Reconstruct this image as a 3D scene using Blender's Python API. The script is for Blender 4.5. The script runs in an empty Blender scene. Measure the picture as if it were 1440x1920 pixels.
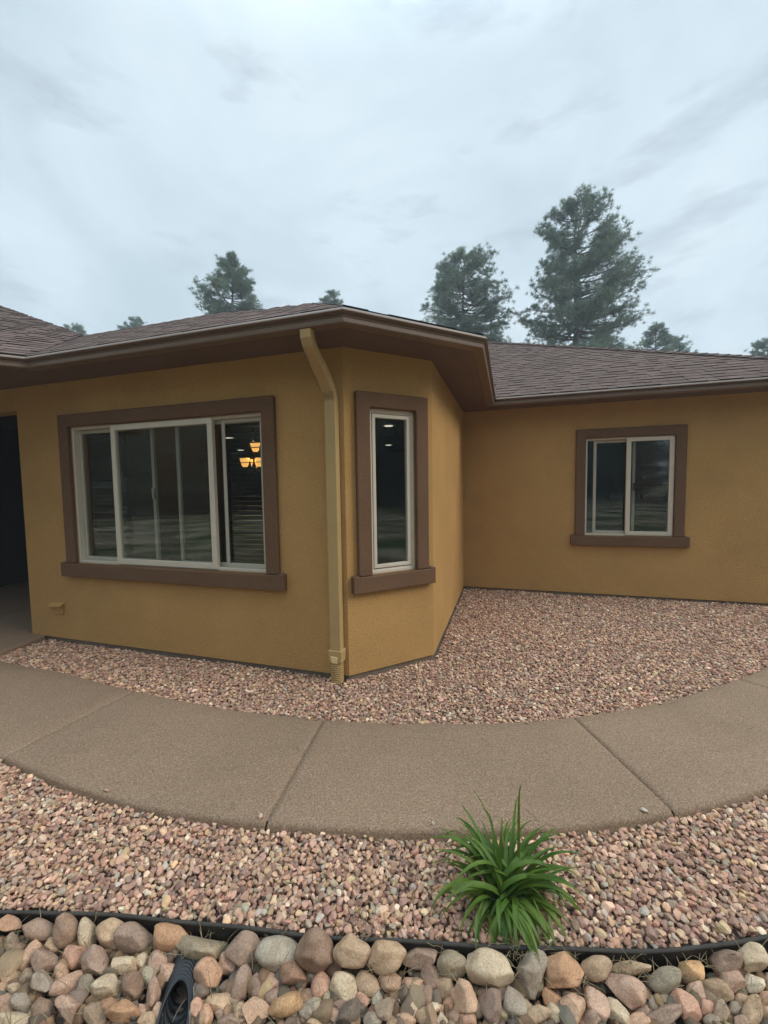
import bpy, bmesh, math, random
import numpy as np
from mathutils import Vector, Matrix

C = bpy.context.scene.collection
SC = bpy.context.scene
R = math.radians
rng = np.random.default_rng(7)
random.seed(7)

# ------------------------------------------------------------------ camera
F, PITCH, ROLL, CAMZ = 756.26, 0.0626, 0.0155, 1.6        # focal length in 1440x1920 pixels
cd = bpy.data.cameras.new('camera')
cd.sensor_fit = 'VERTICAL'; cd.sensor_height = 36.0; cd.lens = 36.0 * F / 1920.0
cd.clip_start = 0.05; cd.clip_end = 3000
cam = bpy.data.objects.new('camera', cd); C.objects.link(cam)
cam.matrix_world = Matrix.Translation((0, 0, CAMZ)) @ Matrix.Rotation(math.pi/2 - PITCH, 4, 'X') @ Matrix.Rotation(-ROLL, 4, 'Z')
SC.camera = cam

# ------------------------------------------------------------------ light: soft overcast
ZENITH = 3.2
SUN_EL, SUN_AZ = R(36), R(106)          # azimuth measured from +Y towards +X
SC.view_settings.view_transform = 'Standard'
SC.view_settings.look = 'None'
SC.view_settings.exposure = 0.26
SC.view_settings.gamma = 1.0
W = bpy.data.worlds.new('World'); SC.world = W; W.use_nodes = True
nt = W.node_tree; N = nt.nodes; L = nt.links; N.clear()
out = N.new('ShaderNodeOutputWorld'); bg = N.new('ShaderNodeBackground')
sky = N.new('ShaderNodeTexSky'); sky.sky_type = 'NISHITA'; sky.sun_disc = False
sky.sun_elevation = SUN_EL; sky.sun_rotation = SUN_AZ; sky.air_density = 1.4; sky.dust_density = 3.0
sc1 = N.new('ShaderNodeMixRGB'); sc1.blend_type = 'MULTIPLY'; sc1.inputs[0].default_value = 1; sc1.inputs[2].default_value = (0.9, 0.9, 0.9, 1)
L.new(sky.outputs[0], sc1.inputs[1])
tc = N.new('ShaderNodeTexCoord'); mp = N.new('ShaderNodeMapping'); L.new(tc.outputs['Generated'], mp.inputs[0])
mp.inputs['Scale'].default_value = (1.0, 1.0, 1.7); mp.inputs['Rotation'].default_value = (0.25, 0.2, 0.6)
n1 = N.new('ShaderNodeTexNoise'); n1.inputs['Scale'].default_value = 2.4; n1.inputs['Detail'].default_value = 7; n1.inputs['Roughness'].default_value = 0.52; n1.inputs['Distortion'].default_value = 0.5
L.new(mp.outputs[0], n1.inputs[0])
rp = N.new('ShaderNodeValToRGB'); L.new(n1.outputs[0], rp.inputs[0])
CLOUD_LO, CLOUD_MID, CLOUD_HI = (0.52, 0.64, 0.715, 1), (0.62, 0.745, 0.825, 1), (0.69, 0.805, 0.88, 1)
cr = rp.color_ramp; cr.elements[0].position = 0.34; cr.elements[0].color = CLOUD_LO
cr.elements[1].position = 0.64; cr.elements[1].color = CLOUD_HI
e_ = cr.elements.new(0.5); e_.color = CLOUD_MID
# torn darker wisps
mp2 = N.new('ShaderNodeMapping'); L.new(tc.outputs['Generated'], mp2.inputs[0]); mp2.inputs['Scale'].default_value = (1, 1, 3.4); mp2.inputs['Rotation'].default_value = (0.1, -0.35, 0.2)
n2 = N.new('ShaderNodeTexNoise'); n2.inputs['Scale'].default_value = 4.2; n2.inputs['Detail'].default_value = 8; n2.inputs['Roughness'].default_value = 0.58
L.new(mp2.outputs[0], n2.inputs[0])
r2 = N.new('ShaderNodeMapRange'); r2.inputs[1].default_value = 0.54; r2.inputs[2].default_value = 0.70; r2.inputs[3].default_value = 0; r2.inputs[4].default_value = 0.75; L.new(n2.outputs[0], r2.inputs[0])
mw = N.new('ShaderNodeMixRGB'); L.new(r2.outputs[0], mw.inputs[0]); L.new(rp.outputs[0], mw.inputs[1]); mw.inputs[2].default_value = (0.45, 0.54, 0.615, 1)
# an overcast sky is brightest overhead, well above the top of the picture
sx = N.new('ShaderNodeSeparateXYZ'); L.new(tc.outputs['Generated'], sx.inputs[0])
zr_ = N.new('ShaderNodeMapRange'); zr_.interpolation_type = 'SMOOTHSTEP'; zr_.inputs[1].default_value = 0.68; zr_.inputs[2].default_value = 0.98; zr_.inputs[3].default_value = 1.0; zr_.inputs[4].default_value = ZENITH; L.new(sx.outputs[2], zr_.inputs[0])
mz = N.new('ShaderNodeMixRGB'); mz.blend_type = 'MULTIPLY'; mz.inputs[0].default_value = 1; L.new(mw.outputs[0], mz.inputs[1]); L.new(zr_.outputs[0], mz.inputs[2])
# real sky shows faintly through the cloud layer
mx = N.new('ShaderNodeMixRGB'); mx.inputs[0].default_value = 0.93
div = N.new('ShaderNodeMixRGB'); div.blend_type = 'MULTIPLY'; div.inputs[0].default_value = 1
SKYK = 0.1
div.inputs[2].default_value = (1/SKYK, 1/SKYK, 1/SKYK, 1)   # the cloud colours are given at final brightness
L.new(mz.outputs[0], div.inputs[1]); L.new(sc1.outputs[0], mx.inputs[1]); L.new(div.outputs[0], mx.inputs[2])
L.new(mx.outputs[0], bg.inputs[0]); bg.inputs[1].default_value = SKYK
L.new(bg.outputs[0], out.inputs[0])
sd = bpy.data.lights.new('sun', 'SUN'); sd.energy = 1.5; sd.angle = R(26); sd.color = (1.0, 0.95, 0.88)
so = bpy.data.objects.new('sun', sd); C.objects.link(so)
sdir = Vector((math.sin(SUN_AZ)*math.cos(SUN_EL), math.cos(SUN_AZ)*math.cos(SUN_EL), math.sin(SUN_EL)))
so.rotation_euler = sdir.to_track_quat('Z', 'Y').to_euler()

# ------------------------------------------------------------------ house frame: u along the front wall, v away from the viewer
PSI = 0.2995
eU = np.array([math.cos(PSI), -math.sin(PSI), 0.0]); eV = np.array([math.sin(PSI), math.cos(PSI), 0.0])
def H(u, v, z=0.0): return u*eU + v*eV + np.array([0, 0, z])
def to_uv(x, y): return x*eU[0] + y*eU[1], x*eV[0] + y*eV[1]
VA = 3.007; UAB = -1.250; LB = 0.8454; VD = 6.2467; ZB, ZS = 0.0445, 2.703
UC = UAB + LB/math.sqrt(2); VBC = VA + LB/math.sqrt(2)
bDir = np.array([1, 1]) / math.sqrt(2)

# ------------------------------------------------------------------ helpers
WT = {}     # world origin of every object that parents others
def tag(o, label=None, cat=None, group=None, kind=None):
    if label: o['label'] = label
    if cat: o['category'] = cat
    if group: o['group'] = group
    if kind: o['kind'] = kind
    return o
def empty(name, loc, label=None, cat=None, group=None):
    o = bpy.data.objects.new(name, None); C.objects.link(o); o.location = Vector(loc); WT[o.name] = np.array(loc, float)
    o.empty_display_size = .1
    return tag(o, label, cat, group)

class MB:
    def __init__(s): s.v = []; s.f = []; s.c = []
    def add(s, vs, fs):
        n = len(s.v); s.v += [tuple(map(float, p)) for p in vs]; s.f += [tuple(i+n for i in f) for f in fs]
    def quad(s, a, b, c, d): s.add([a, b, c, d], [(0, 1, 2, 3)])
    def box(s, x0, x1, y0, y1, z0, z1, T=None):
        P = [(x, y, z) for z in (z0, z1) for y in (y0, y1) for x in (x0, x1)]
        if T: P = [T(*p) for p in P]
        s.add(P, [(0, 2, 3, 1), (4, 5, 7, 6), (0, 1, 5, 4), (2, 6, 7, 3), (0, 4, 6, 2), (1, 3, 7, 5)])
    def prism(s, pts, o0, o1, T):
        n = len(pts)
        s.add([T(p[0], o0, p[1]) for p in pts] + [T(p[0], o1, p[1]) for p in pts],
              [tuple(range(n)), tuple(range(2*n-1, n-1, -1))] + [(i, i+n, (i+1) % n+n, (i+1) % n) for i in range(n)])
    def tube(s, path, rad, k=8, cap=True):
        path = [np.array(p, float) for p in path]; rings = []
        if not hasattr(rad, '__len__'): rad = [rad]*len(path)
        up = None
        for i, p in enumerate(path):
            t = path[min(i+1, len(path)-1)] - path[max(i-1, 0)]; t /= np.linalg.norm(t)
            if up is None: up = np.array([0, 0, 1.0]) if abs(t[2]) < .9 else np.array([1.0, 0, 0])
            a = np.cross(t, up); a /= np.linalg.norm(a); b = np.cross(a, t); up = b
            rings.append([p + rad[i]*(math.cos(2*math.pi*j/k)*a + math.sin(2*math.pi*j/k)*b) for j in range(k)])
        n = len(s.v); s.v += [tuple(q) for r in rings for q in r]
        for i in range(len(path)-1):
            for j in range(k):
                s.f.append((n+i*k+j, n+i*k+(j+1) % k, n+(i+1)*k+(j+1) % k, n+(i+1)*k+j))
        if cap:
            s.f.append(tuple(n+j for j in range(k-1, -1, -1))); s.f.append(tuple(n+(len(path)-1)*k+j for j in range(k)))
    def build(s, name, m, parent=None, smooth=False, bevel=0, origin=None, fix=True, segs=2):
        me = bpy.data.meshes.new(name)
        vs = s.v
        if parent is not None: off = WT[parent.name]
        else: off = np.zeros(3)
        org = np.array(origin) if origin is not None else (off if parent is not None else np.array([0, 0, 0.]))
        me.from_pydata([tuple(np.array(p)-org) for p in vs], [], s.f)
        if fix:
            bm = bmesh.new(); bm.from_mesh(me); bmesh.ops.recalc_face_normals(bm, faces=bm.faces); bm.to_mesh(me); bm.free()
        me.materials.append(m)
        if smooth: me.polygons.foreach_set('use_smooth', [True]*len(me.polygons))
        o = bpy.data.objects.new(name, me); C.objects.link(o)
        if parent is not None: o.parent = parent; o.location = Vector(org-off)
        else: o.location = Vector(org)
        WT[o.name] = org
        if bevel:
            md = o.modifiers.new('bevel', 'BEVEL'); md.width = bevel; md.segments = segs; md.limit_method = 'ANGLE'; md.angle_limit = R(40)
            md.harden_normals = False
        return o

def np_mesh(name, V, Fc, m, colors=None, smooth=True, parent=None):
    """V (n,3), Fc (k,3) triangles or (k,4) quads."""
    me = bpy.data.meshes.new(name); n, k = len(V), len(Fc); w = Fc.shape[1]
    me.vertices.add(n); me.vertices.foreach_set('co', np.ascontiguousarray(V, np.float32).ravel())
    me.loops.add(k*w); me.loops.foreach_set('vertex_index', np.ascontiguousarray(Fc, np.int32).ravel())
    me.polygons.add(k); me.polygons.foreach_set('loop_start', np.arange(0, k*w, w, dtype=np.int32))
    me.polygons.foreach_set('loop_total', np.full(k, w, np.int32))
    me.polygons.foreach_set('use_smooth', np.full(k, smooth, bool))
    me.update(calc_edges=True); me.validate()
    if colors is not None:
        ca = me.color_attributes.new('Col', 'FLOAT_COLOR', 'POINT')
        cc = np.ones((n, 4), np.float32); cc[:, :3] = colors; ca.data.foreach_set('color', cc.ravel())
    me.materials.append(m)
    o = bpy.data.objects.new(name, me); C.objects.link(o)
    if parent is not None: o.parent = parent
    return o

def lin(r, g, b): return tuple(((c/255)/12.92 if c/255 <= .04045 else ((c/255+.055)/1.055)**2.4) for c in (r, g, b))

def mat(name, col, rough=0.8, var=0.12, vscale=6, bump=0.0, bscale=80, fine=0.0, fscale=300, spec=0.3, attr=False, objcol=False, dist=0.004, hue=None, detail=6):
    m = bpy.data.materials.new(name); m.use_nodes = True; nt = m.node_tree; N = nt.nodes; L = nt.links
    b = N['Principled BSDF']; b.inputs['Roughness'].default_value = rough; b.inputs['Specular IOR Level'].default_value = spec
    tc = N.new('ShaderNodeTexCoord'); co = tc.outputs['Object']
    n1 = N.new('ShaderNodeTexNoise'); n1.inputs['Scale'].default_value = vscale; n1.inputs['Detail'].default_value = detail; n1.inputs['Roughness'].default_value = .6; L.new(co, n1.inputs[0])
    mr = N.new('ShaderNodeMapRange'); mr.inputs[1].default_value = .25; mr.inputs[2].default_value = .75; mr.inputs[3].default_value = 1-var; mr.inputs[4].default_value = 1+var; L.new(n1.outputs[0], mr.inputs[0])
    fac = mr.outputs[0]
    if fine:
        n2 = N.new('ShaderNodeTexNoise'); n2.inputs['Scale'].default_value = fscale; n2.inputs['Detail'].default_value = 3; L.new(co, n2.inputs[0])
        m2 = N.new('ShaderNodeMapRange'); m2.inputs[1].default_value = .3; m2.inputs[2].default_value = .7; m2.inputs[3].default_value = 1-fine; m2.inputs[4].default_value = 1+fine; L.new(n2.outputs[0], m2.inputs[0])
        mm = N.new('ShaderNodeMath'); mm.operation = 'MULTIPLY'; L.new(fac, mm.inputs[0]); L.new(m2.outputs[0], mm.inputs[1]); fac = mm.outputs[0]
    mul = N.new('ShaderNodeMixRGB'); mul.blend_type = 'MULTIPLY'; mul.inputs[0].default_value = 1
    if attr:
        at = N.new('ShaderNodeAttribute'); at.attribute_name = 'Col'; L.new(at.outputs['Color'], mul.inputs[1])
    elif objcol:
        oi = N.new('ShaderNodeObjectInfo'); L.new(oi.outputs['Color'], mul.inputs[1])
    elif hue:
        n3 = N.new('ShaderNodeTexNoise'); n3.inputs['Scale'].default_value = vscale*.45; n3.inputs['Detail'].default_value = 5; L.new(co, n3.inputs[0])
        m3 = N.new('ShaderNodeMapRange'); m3.inputs[1].default_value = .38; m3.inputs[2].default_value = .62; L.new(n3.outputs[0], m3.inputs[0])
        mh = N.new('ShaderNodeMixRGB'); mh.inputs[1].default_value = (*col, 1); mh.inputs[2].default_value = (*hue, 1); L.new(m3.outputs[0], mh.inputs[0]); L.new(mh.outputs[0], mul.inputs[1])
    else: mul.inputs[1].default_value = (*col, 1)
    L.new(fac, mul.inputs[2]); L.new(mul.outputs[0], b.inputs['Base Color'])
    if bump:
        nb = N.new('ShaderNodeTexNoise'); nb.inputs['Scale'].default_value = bscale; nb.inputs['Detail'].default_value = 4; L.new(co, nb.inputs[0])
        bp = N.new('ShaderNodeBump'); bp.inputs['Strength'].default_value = bump; bp.inputs['Distance'].default_value = dist; L.new(nb.outputs[0], bp.inputs['Height']); L.new(bp.outputs[0], b.inputs['Normal'])
    return m

def emis(name, col, st):
    m = bpy.data.materials.new(name); m.use_nodes = True; b = m.node_tree.nodes['Principled BSDF']
    b.inputs['Base Color'].default_value = (*col, 1); b.inputs['Emission Color'].default_value = (*col, 1); b.inputs['Emission Strength'].default_value = st
    return m

M = {}
M['stucco'] = mat('stucco', (0.452, 0.260, 0.096), .94, .11, 1.6, .8, 75, .14, 105, .12, dist=.006)
M['trim'] = mat('trim_stucco', (0.150, 0.083, 0.047), .9, .10, 3, .7, 90, .18, 100, .15, dist=.003)
M['found'] = mat('foundation', (0.20, 0.145, 0.105), .9, .2, 8, .4, 60)
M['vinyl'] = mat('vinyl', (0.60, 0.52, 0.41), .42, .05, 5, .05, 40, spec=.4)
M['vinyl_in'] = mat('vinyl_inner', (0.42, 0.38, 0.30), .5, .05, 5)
M['gutter'] = mat('gutter_paint', (0.175, 0.118, 0.083), .36, .08, 3, .08, 25, spec=.5)
M['soffit'] = mat('soffit_paint', (0.160, 0.106, 0.078), .75, .06, 2.5, .15, 60, spec=.2)
M['spout'] = mat('downspout_paint', (0.43, 0.285, 0.122), .5, .06, 6, .05, 30, spec=.3)
M['spout_pale'] = mat('downspout_pale', (0.74, 0.55, 0.27), .5, .05, 6)  # paler colour for the front panel of the downspout adapter
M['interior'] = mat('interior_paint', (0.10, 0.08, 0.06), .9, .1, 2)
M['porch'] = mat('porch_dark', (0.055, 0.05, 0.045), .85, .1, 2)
M['blind'] = mat('blind_wood', (0.06, 0.028, 0.014), .4, .15, 9, spec=.4)
M['metal_dark'] = mat('bronze', (0.04, 0.03, 0.025), .4, .1, 5)
M['concrete'] = mat('concrete', (0.258, 0.172, 0.112), .88, .14, .9, .5, 130, .35, 120, .15, dist=.003)
M['soil'] = mat('soil', (0.17, 0.125, 0.098), .95, .3, 14, .6, 50, .2, 200, .1, dist=.01)
M['ground'] = mat('yard', (0.36, 0.29, 0.22), .95, .4, .9, 0, 50, .3, 9, .1, hue=(0.06, 0.09, 0.03))
M['edging'] = mat('edging_plastic', (0.058, 0.052, 0.045), .85, .30, 9, .2, 60, .2, 200, .12)
M['pipe'] = mat('pipe_plastic', (0.018, 0.019, 0.021), .45, .2, 12, .05, 60, spec=.4)
M['sleeve'] = mat('sleeve_cloth', (0.20, 0.185, 0.16), .9, .25, 25, .5, 200)
M['shingle'] = mat('shingles', (1, 1, 1), .95, .12, 3, .6, 260, .28, 420, .1, attr=True, dist=.003)
M['gravel'] = mat('gravel_stone', (1, 1, 1), .85, .16, 45, .5, 120, .16, 420, .22, attr=True, dist=.003)
def rocky(m, dark=(.55, .42, .30), amt=.55, sc=9, speck=170):
    nt = m.node_tree; N = nt.nodes; L = nt.links; b = N['Principled BSDF']; src = b.inputs['Base Color'].links[0].from_socket
    tc = N.new('ShaderNodeTexCoord'); oi = N.new('ShaderNodeObjectInfo'); ad = N.new('ShaderNodeVectorMath'); ad.operation = 'ADD'; L.new(tc.outputs['Object'], ad.inputs[0]); L.new(oi.outputs['Location'], ad.inputs[1])
    n = N.new('ShaderNodeTexNoise'); n.inputs['Scale'].default_value = sc; n.inputs['Detail'].default_value = 7; n.inputs['Roughness'].default_value = .65; n.inputs['Distortion'].default_value = 1.2; L.new(ad.outputs[0], n.inputs[0])
    mr = N.new('ShaderNodeMapRange'); mr.inputs[1].default_value = .48; mr.inputs[2].default_value = .68; mr.inputs[4].default_value = amt; L.new(n.outputs[0], mr.inputs[0])
    mu = N.new('ShaderNodeMixRGB'); mu.blend_type = 'MULTIPLY'; L.new(mr.outputs[0], mu.inputs[0]); L.new(src, mu.inputs[1]); mu.inputs[2].default_value = (*dark, 1)
    v = N.new('ShaderNodeTexNoise'); v.inputs['Scale'].default_value = speck; v.inputs['Detail'].default_value = 2; L.new(ad.outputs[0], v.inputs[0])
    m2 = N.new('ShaderNodeMapRange'); m2.inputs[1].default_value = .60; m2.inputs[2].default_value = .70; m2.inputs[4].default_value = .5; L.new(v.outputs[0], m2.inputs[0])
    mu2 = N.new('ShaderNodeMixRGB'); mu2.blend_type = 'MULTIPLY'; L.new(m2.outputs[0], mu2.inputs[0]); L.new(mu.outputs[0], mu2.inputs[1]); mu2.inputs[2].default_value = (.35, .30, .26, 1)
    L.new(mu2.outputs[0], b.inputs['Base Color']); return m
M['cobble'] = mat('cobble_stone', (1, 1, 1), .9, .24, 16, .8, 55, .20, 200, .25, objcol=True, dist=.004)
rocky(M['cobble'])
def specks(m, colr, lo, hi, amt, sc):
    nt = m.node_tree; N = nt.nodes; L = nt.links; b = N['Principled BSDF']; src = b.inputs['Base Color'].links[0].from_socket
    tc = N.new('ShaderNodeTexCoord'); n = N.new('ShaderNodeTexNoise'); n.inputs['Scale'].default_value = sc; n.inputs['Detail'].default_value = 2; n.inputs['Roughness'].default_value = .6; L.new(tc.outputs['Object'], n.inputs[0])
    mr = N.new('ShaderNodeMapRange'); mr.inputs[1].default_value = lo; mr.inputs[2].default_value = hi; mr.inputs[4].default_value = amt; L.new(n.outputs[0], mr.inputs[0])
    mu = N.new('ShaderNodeMixRGB'); L.new(mr.outputs[0], mu.inputs[0]); L.new(src, mu.inputs[1]); mu.inputs[2].default_value = (*colr, 1); L.new(mu.outputs[0], b.inputs['Base Color'])
specks(M['concrete'], (.42, .33, .25), .57, .68, .55, 105); specks(M['concrete'], (.085, .055, .036), .56, .68, .5, 135)
specks(M['concrete'], (.17, .112, .072), .52, .75, .30, 1.7)
M['bark'] = mat('bark', (0.085, 0.06, 0.048), .95, .3, 2.5, .7, 14, dist=.05)
M['dry'] = mat('dry_blade', (0.21, 0.16, 0.09), .9, .3, 30)
M['lamp_shade'] = emis('lit_glass_shade', (1.0, 0.50, 0.13), 1.15)
M['can'] = emis('lit_can', (1.0, 0.93, 0.8), .9)

def leafmat(name, col, col2, sc):
    m = bpy.data.materials.new(name); m.use_nodes = True; nt = m.node_tree; N = nt.nodes; L = nt.links; N.clear()
    o = N.new('ShaderNodeOutputMaterial'); d = N.new('ShaderNodeBsdfPrincipled'); d.inputs['Roughness'].default_value = .45; d.inputs['Specular IOR Level'].default_value = .35
    t = N.new('ShaderNodeBsdfTranslucent'); mx = N.new('ShaderNodeMixShader'); mx.inputs[0].default_value = .42
    g = N.new('ShaderNodeTexCoord'); n = N.new('ShaderNodeTexNoise'); n.inputs['Scale'].default_value = sc; n.inputs['Detail'].default_value = 3; L.new(g.outputs['Object'], n.inputs[0])
    mr = N.new('ShaderNodeMapRange'); mr.inputs[1].default_value = .3; mr.inputs[2].default_value = .7; L.new(n.outputs[0], mr.inputs[0])
    c = N.new('ShaderNodeMixRGB'); c.inputs[1].default_value = (*col, 1); c.inputs[2].default_value = (*col2, 1); L.new(mr.outputs[0], c.inputs[0])
    L.new(c.outputs[0], d.inputs['Base Color']); L.new(c.outputs[0], t.inputs[0]); L.new(d.outputs[0], mx.inputs[1]); L.new(t.outputs[0], mx.inputs[2]); L.new(mx.outputs[0], o.inputs[0])
    return m
M['needles'] = leafmat('pine_needles', (0.115, 0.17, 0.12), (0.17, 0.225, 0.145), .9)
M['lily'] = leafmat('lily_leaf', (0.055, 0.130, 0.016), (0.17, 0.25, 0.04), 8)
M['lily_yellow'] = leafmat('lily_yellow', (0.38, 0.26, 0.03), (0.30, 0.27, 0.05), 14)

g = bpy.data.materials.new('window_glass'); g.use_nodes = True; nt = g.node_tree; N = nt.nodes; L = nt.links; N.clear()
o_ = N.new('ShaderNodeOutputMaterial'); tr = N.new('ShaderNodeBsdfTransparent'); tr.inputs[0].default_value = (.85, .875, .86, 1)
gl = N.new('ShaderNodeBsdfGlossy'); gl.inputs['Roughness'].default_value = 0.01; gl.inputs[0].default_value = (.9, .93, .92, 1)
ge = N.new('ShaderNodeNewGeometry'); dt = N.new('ShaderNodeVectorMath'); dt.operation = 'DOT_PRODUCT'; L.new(ge.outputs['Incoming'], dt.inputs[0]); L.new(ge.outputs['Normal'], dt.inputs[1])
def mth(op, a, b):
    q = N.new('ShaderNodeMath'); q.operation = op
    for i, w_ in enumerate((a, b)):
        if w_ is None: continue
        if isinstance(w_, (int, float)): q.inputs[i].default_value = w_
        else: L.new(w_, q.inputs[i])
    return q.outputs[0]
ab = mth('ABSOLUTE', dt.outputs['Value'], None); om = mth('SUBTRACT', 1.0, ab); p5 = mth('POWER', om, 5.0)
ml = N.new('ShaderNodeMath'); ml.operation = 'MULTIPLY_ADD'; L.new(p5, ml.inputs[0]); ml.inputs[1].default_value = .93; ml.inputs[2].default_value = .065; ml.use_clamp = True
gc = N.new('ShaderNodeTexCoord'); gn = N.new('ShaderNodeTexNoise'); gn.inputs['Scale'].default_value = 2.2; gn.inputs['Detail'].default_value = 1; L.new(gc.outputs['Object'], gn.inputs[0])
gb = N.new('ShaderNodeBump'); gb.inputs['Strength'].default_value = .03; gb.inputs['Distance'].default_value = .01; L.new(gn.outputs[0], gb.inputs['Height']); L.new(gb.outputs[0], gl.inputs['Normal'])
ms = N.new('ShaderNodeMixShader'); L.new(ml.outputs[0], ms.inputs[0]); L.new(tr.outputs[0], ms.inputs[1]); L.new(gl.outputs[0], ms.inputs[2]); L.new(ms.outputs[0], o_.inputs[0])
M['glass'] = g

# ================================================================== GROUND, PATH
FAR = [(-9.0, 6.0), (-6.0, 4.75), (-4.6, 4.12), (-3.52, 3.614), (-2.859, 3.40), (-2.134, 3.101), (-1.496, 2.869), (-1.017, 2.724), (-.426, 2.606), (-.089, 2.562), (.257, 2.542), (.601, 2.533), (.952, 2.549), (1.248, 2.591), (1.737, 2.695), (2.222, 2.853), (2.835, 3.106), (3.154, 3.266), (3.8, 3.66), (4.6, 4.35), (5.4, 5.3), (6.2, 6.6)]
NEAR = [(-9.0, 4.3), (-6.0, 3.6), (-4.4, 3.13), (-3.2, 2.66), (-2.253, 2.271), (-1.706, 2.049), (-1.247, 1.897), (-.819, 1.81), (-.434, 1.761), (-.068, 1.732), (.289, 1.718), (.647, 1.721), (.943, 1.742), (1.349, 1.804), (1.688, 1.878), (1.905, 1.944), (2.5, 2.16), (3.2, 2.5), (4.1, 3.05), (5.0, 3.8), (5.9, 4.8), (6.9, 6.4)]
EDGE = [(-5.0, 0.9), (-3.5, 1.24), (-2.2, 1.42), (-1.463, 1.431), (-1.212, 1.418), (-.941, 1.398), (-.636, 1.370), (-.341, 1.340), (-.058, 1.314), (.217, 1.295), (.485, 1.280), (.751, 1.272), (1.024, 1.277), (1.301, 1.303), (1.8, 1.40), (2.6, 1.66), (3.6, 2.15), (5.0, 3.0)]
FAR, NEAR, EDGE = map(np.array, (FAR, NEAR, EDGE))
def smooth_curve(P, n):
    """Catmull-Rom through the points, n samples per span"""
    Q = np.vstack([2*P[0]-P[1], P, 2*P[-1]-P[-2]]); out_ = []
    for i in range(1, len(Q)-2):
        a, b, c, d = Q[i-1], Q[i], Q[i+1], Q[i+2]
        for t in np.linspace(0, 1, n, endpoint=False):
            out_.append(.5*((2*b)+(-a+c)*t+(2*a-5*b+4*c-d)*t*t+(-a+3*b-3*c+d)*t**3))
    out_.append(P[-1]); return np.array(out_)
def yof(P, x): return np.interp(x, P[:, 0], P[:, 1])
FARs, NEARs, EDGEs = smooth_curve(FAR, 4), smooth_curve(NEAR, 4), smooth_curve(EDGE, 6)

mb = MB(); S = 700
xs = [-S, -60, -12, 0, 12, 60, S]
for i in range(6):
    for j in range(6):
        mb.quad((xs[i], xs[j], -.12), (xs[i+1], xs[j], -.12), (xs[i+1], xs[j+1], -.12), (xs[i], xs[j+1], -.12))
tag(mb.build('ground', M['ground']), kind='structure')
# soil sheets under the gravel and under the cobbles
mb = MB()
mb.add([(x, y, -.012) for x, y in EDGEs] + [(x, y, -.012) for x, y in ((9, 9), (-9, 9), (-9, 1.0))], [tuple(range(len(EDGEs)+3))])
tag(mb.build('soil', M['soil']), kind='structure')
mb = MB()
mb.add([(x, y-.012, -.095) for x, y in EDGEs] + [(x, y, -.095) for x, y in ((5.0, -1.5), (-5.0, -1.5))], [tuple(range(len(EDGEs)+2))])
tag(mb.build('creek_bed_soil', M['soil']), kind='structure')

# concrete path: slabs with tooled joints, rolled edge
JOINTS = [((-6.2, 4.83), (-5.6, 3.5)), ((-1.915-.03, 3.03), (-2.25, 2.285)), ((-.426, 2.606), (-.570, 1.790)), ((1.236, 2.588), (1.342, 1.803)), ((2.75, 3.07), (3.10, 2.45)), ((4.3, 4.08), (4.9, 3.7))]
def arc_param(P):
    d = np.r_[0, np.cumsum(np.linalg.norm(np.diff(P, axis=0), axis=1))]; return d
dF, dN = arc_param(FARs), arc_param(NEARs)
def at(P, dd, s): return np.array([np.interp(s, dd, P[:, 0]), np.interp(s, dd, P[:, 1])])
def s_of_x(P, dd, x): return np.interp(x, P[:, 0], dd)
cuts = [(0, 0)] + [(s_of_x(FARs, dF, a[0]), s_of_x(NEARs, dN, b[0])) for a, b in JOINTS] + [(dF[-1], dN[-1])]
ZP = 0.06; prof = [(-.004, -.10), (-.004, ZP-.022), (.003, ZP-.008), (.016, ZP)]
mb = MB()
for (f0, n0), (f1, n1_) in zip(cuts[:-1], cuts[1:]):
    K = 24; g0 = .0035/ max(.3, f1-f0)
    ts = np.r_[g0, g0+.004, np.linspace(.02, .98, K), 1-g0-.004, 1-g0]
    rows = []
    for i, t in enumerate(ts):
        a = at(FARs, dF, f0+(f1-f0)*t); b = at(NEARs, dN, n0+(n1_-n0)*t); w = np.linalg.norm(b-a); dirn = (b-a)/w
        edge = (i in (0, len(ts)-1)); dz = -.012 if edge else (-.002 if i in (1, len(ts)-2) else 0)
        row = []
        for dd, z in prof: row.append((*(a+dirn*dd), z + (dz if z > .03 else 0)))
        for q in np.linspace(.15, .85, 7): row.append((*(a+dirn*w*q), ZP+dz))
        for dd, z in reversed(prof): row.append((*(b-dirn*dd), z + (dz if z > .03 else 0)))
        rows.append(row)
    n = len(rows[0])
    mb.add([p for r in rows for p in r], [(i*n+j, i*n+j+1, (i+1)*n+j+1, (i+1)*n+j) for i in range(len(rows)-1) for j in range(n-1)])
    # joint floor
    a0, b0 = rows[-1][3], rows[-1][-4]
# filler strip below the joints
mb.add([(x, y, ZP-.013) for x, y in FARs+np.array([0, -.018])] + [(x, y, ZP-.013) for x, y in NEARs[::-1]+np.array([0, .016])], [tuple(range(len(FARs)+len(NEARs)))])
path = tag(mb.build('path', M['concrete'], smooth=True, fix=False), kind='structure')
# porch slab
mb = MB()
T = lambda u, v, z: H(u, v, z)
sl = [(-9.0, 2.05), (-4.72, 2.25), (-4.72, 2.60), (-4.78, 3.00), (-4.99, 3.02), (-4.99, 5.6), (-9.0, 5.6)]
mb.add([H(u, v, -.1) for u, v in sl] + [H(u, v, .052) for u, v in sl], [tuple(range(len(sl))), tuple(range(2*len(sl)-1, len(sl)-1, -1))] + [(i, (i+1) % len(sl), (i+1) % len(sl)+len(sl), i+len(sl)) for i in range(len(sl))])
tag(mb.build('porch_slab', M['concrete'], bevel=.012), kind='structure')

# ================================================================== HOUSE
house = empty('house', H(-2.0, 6.0, 0), 'single-storey mustard stucco house with brown trim, gutters and shingle roof', 'house')

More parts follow.
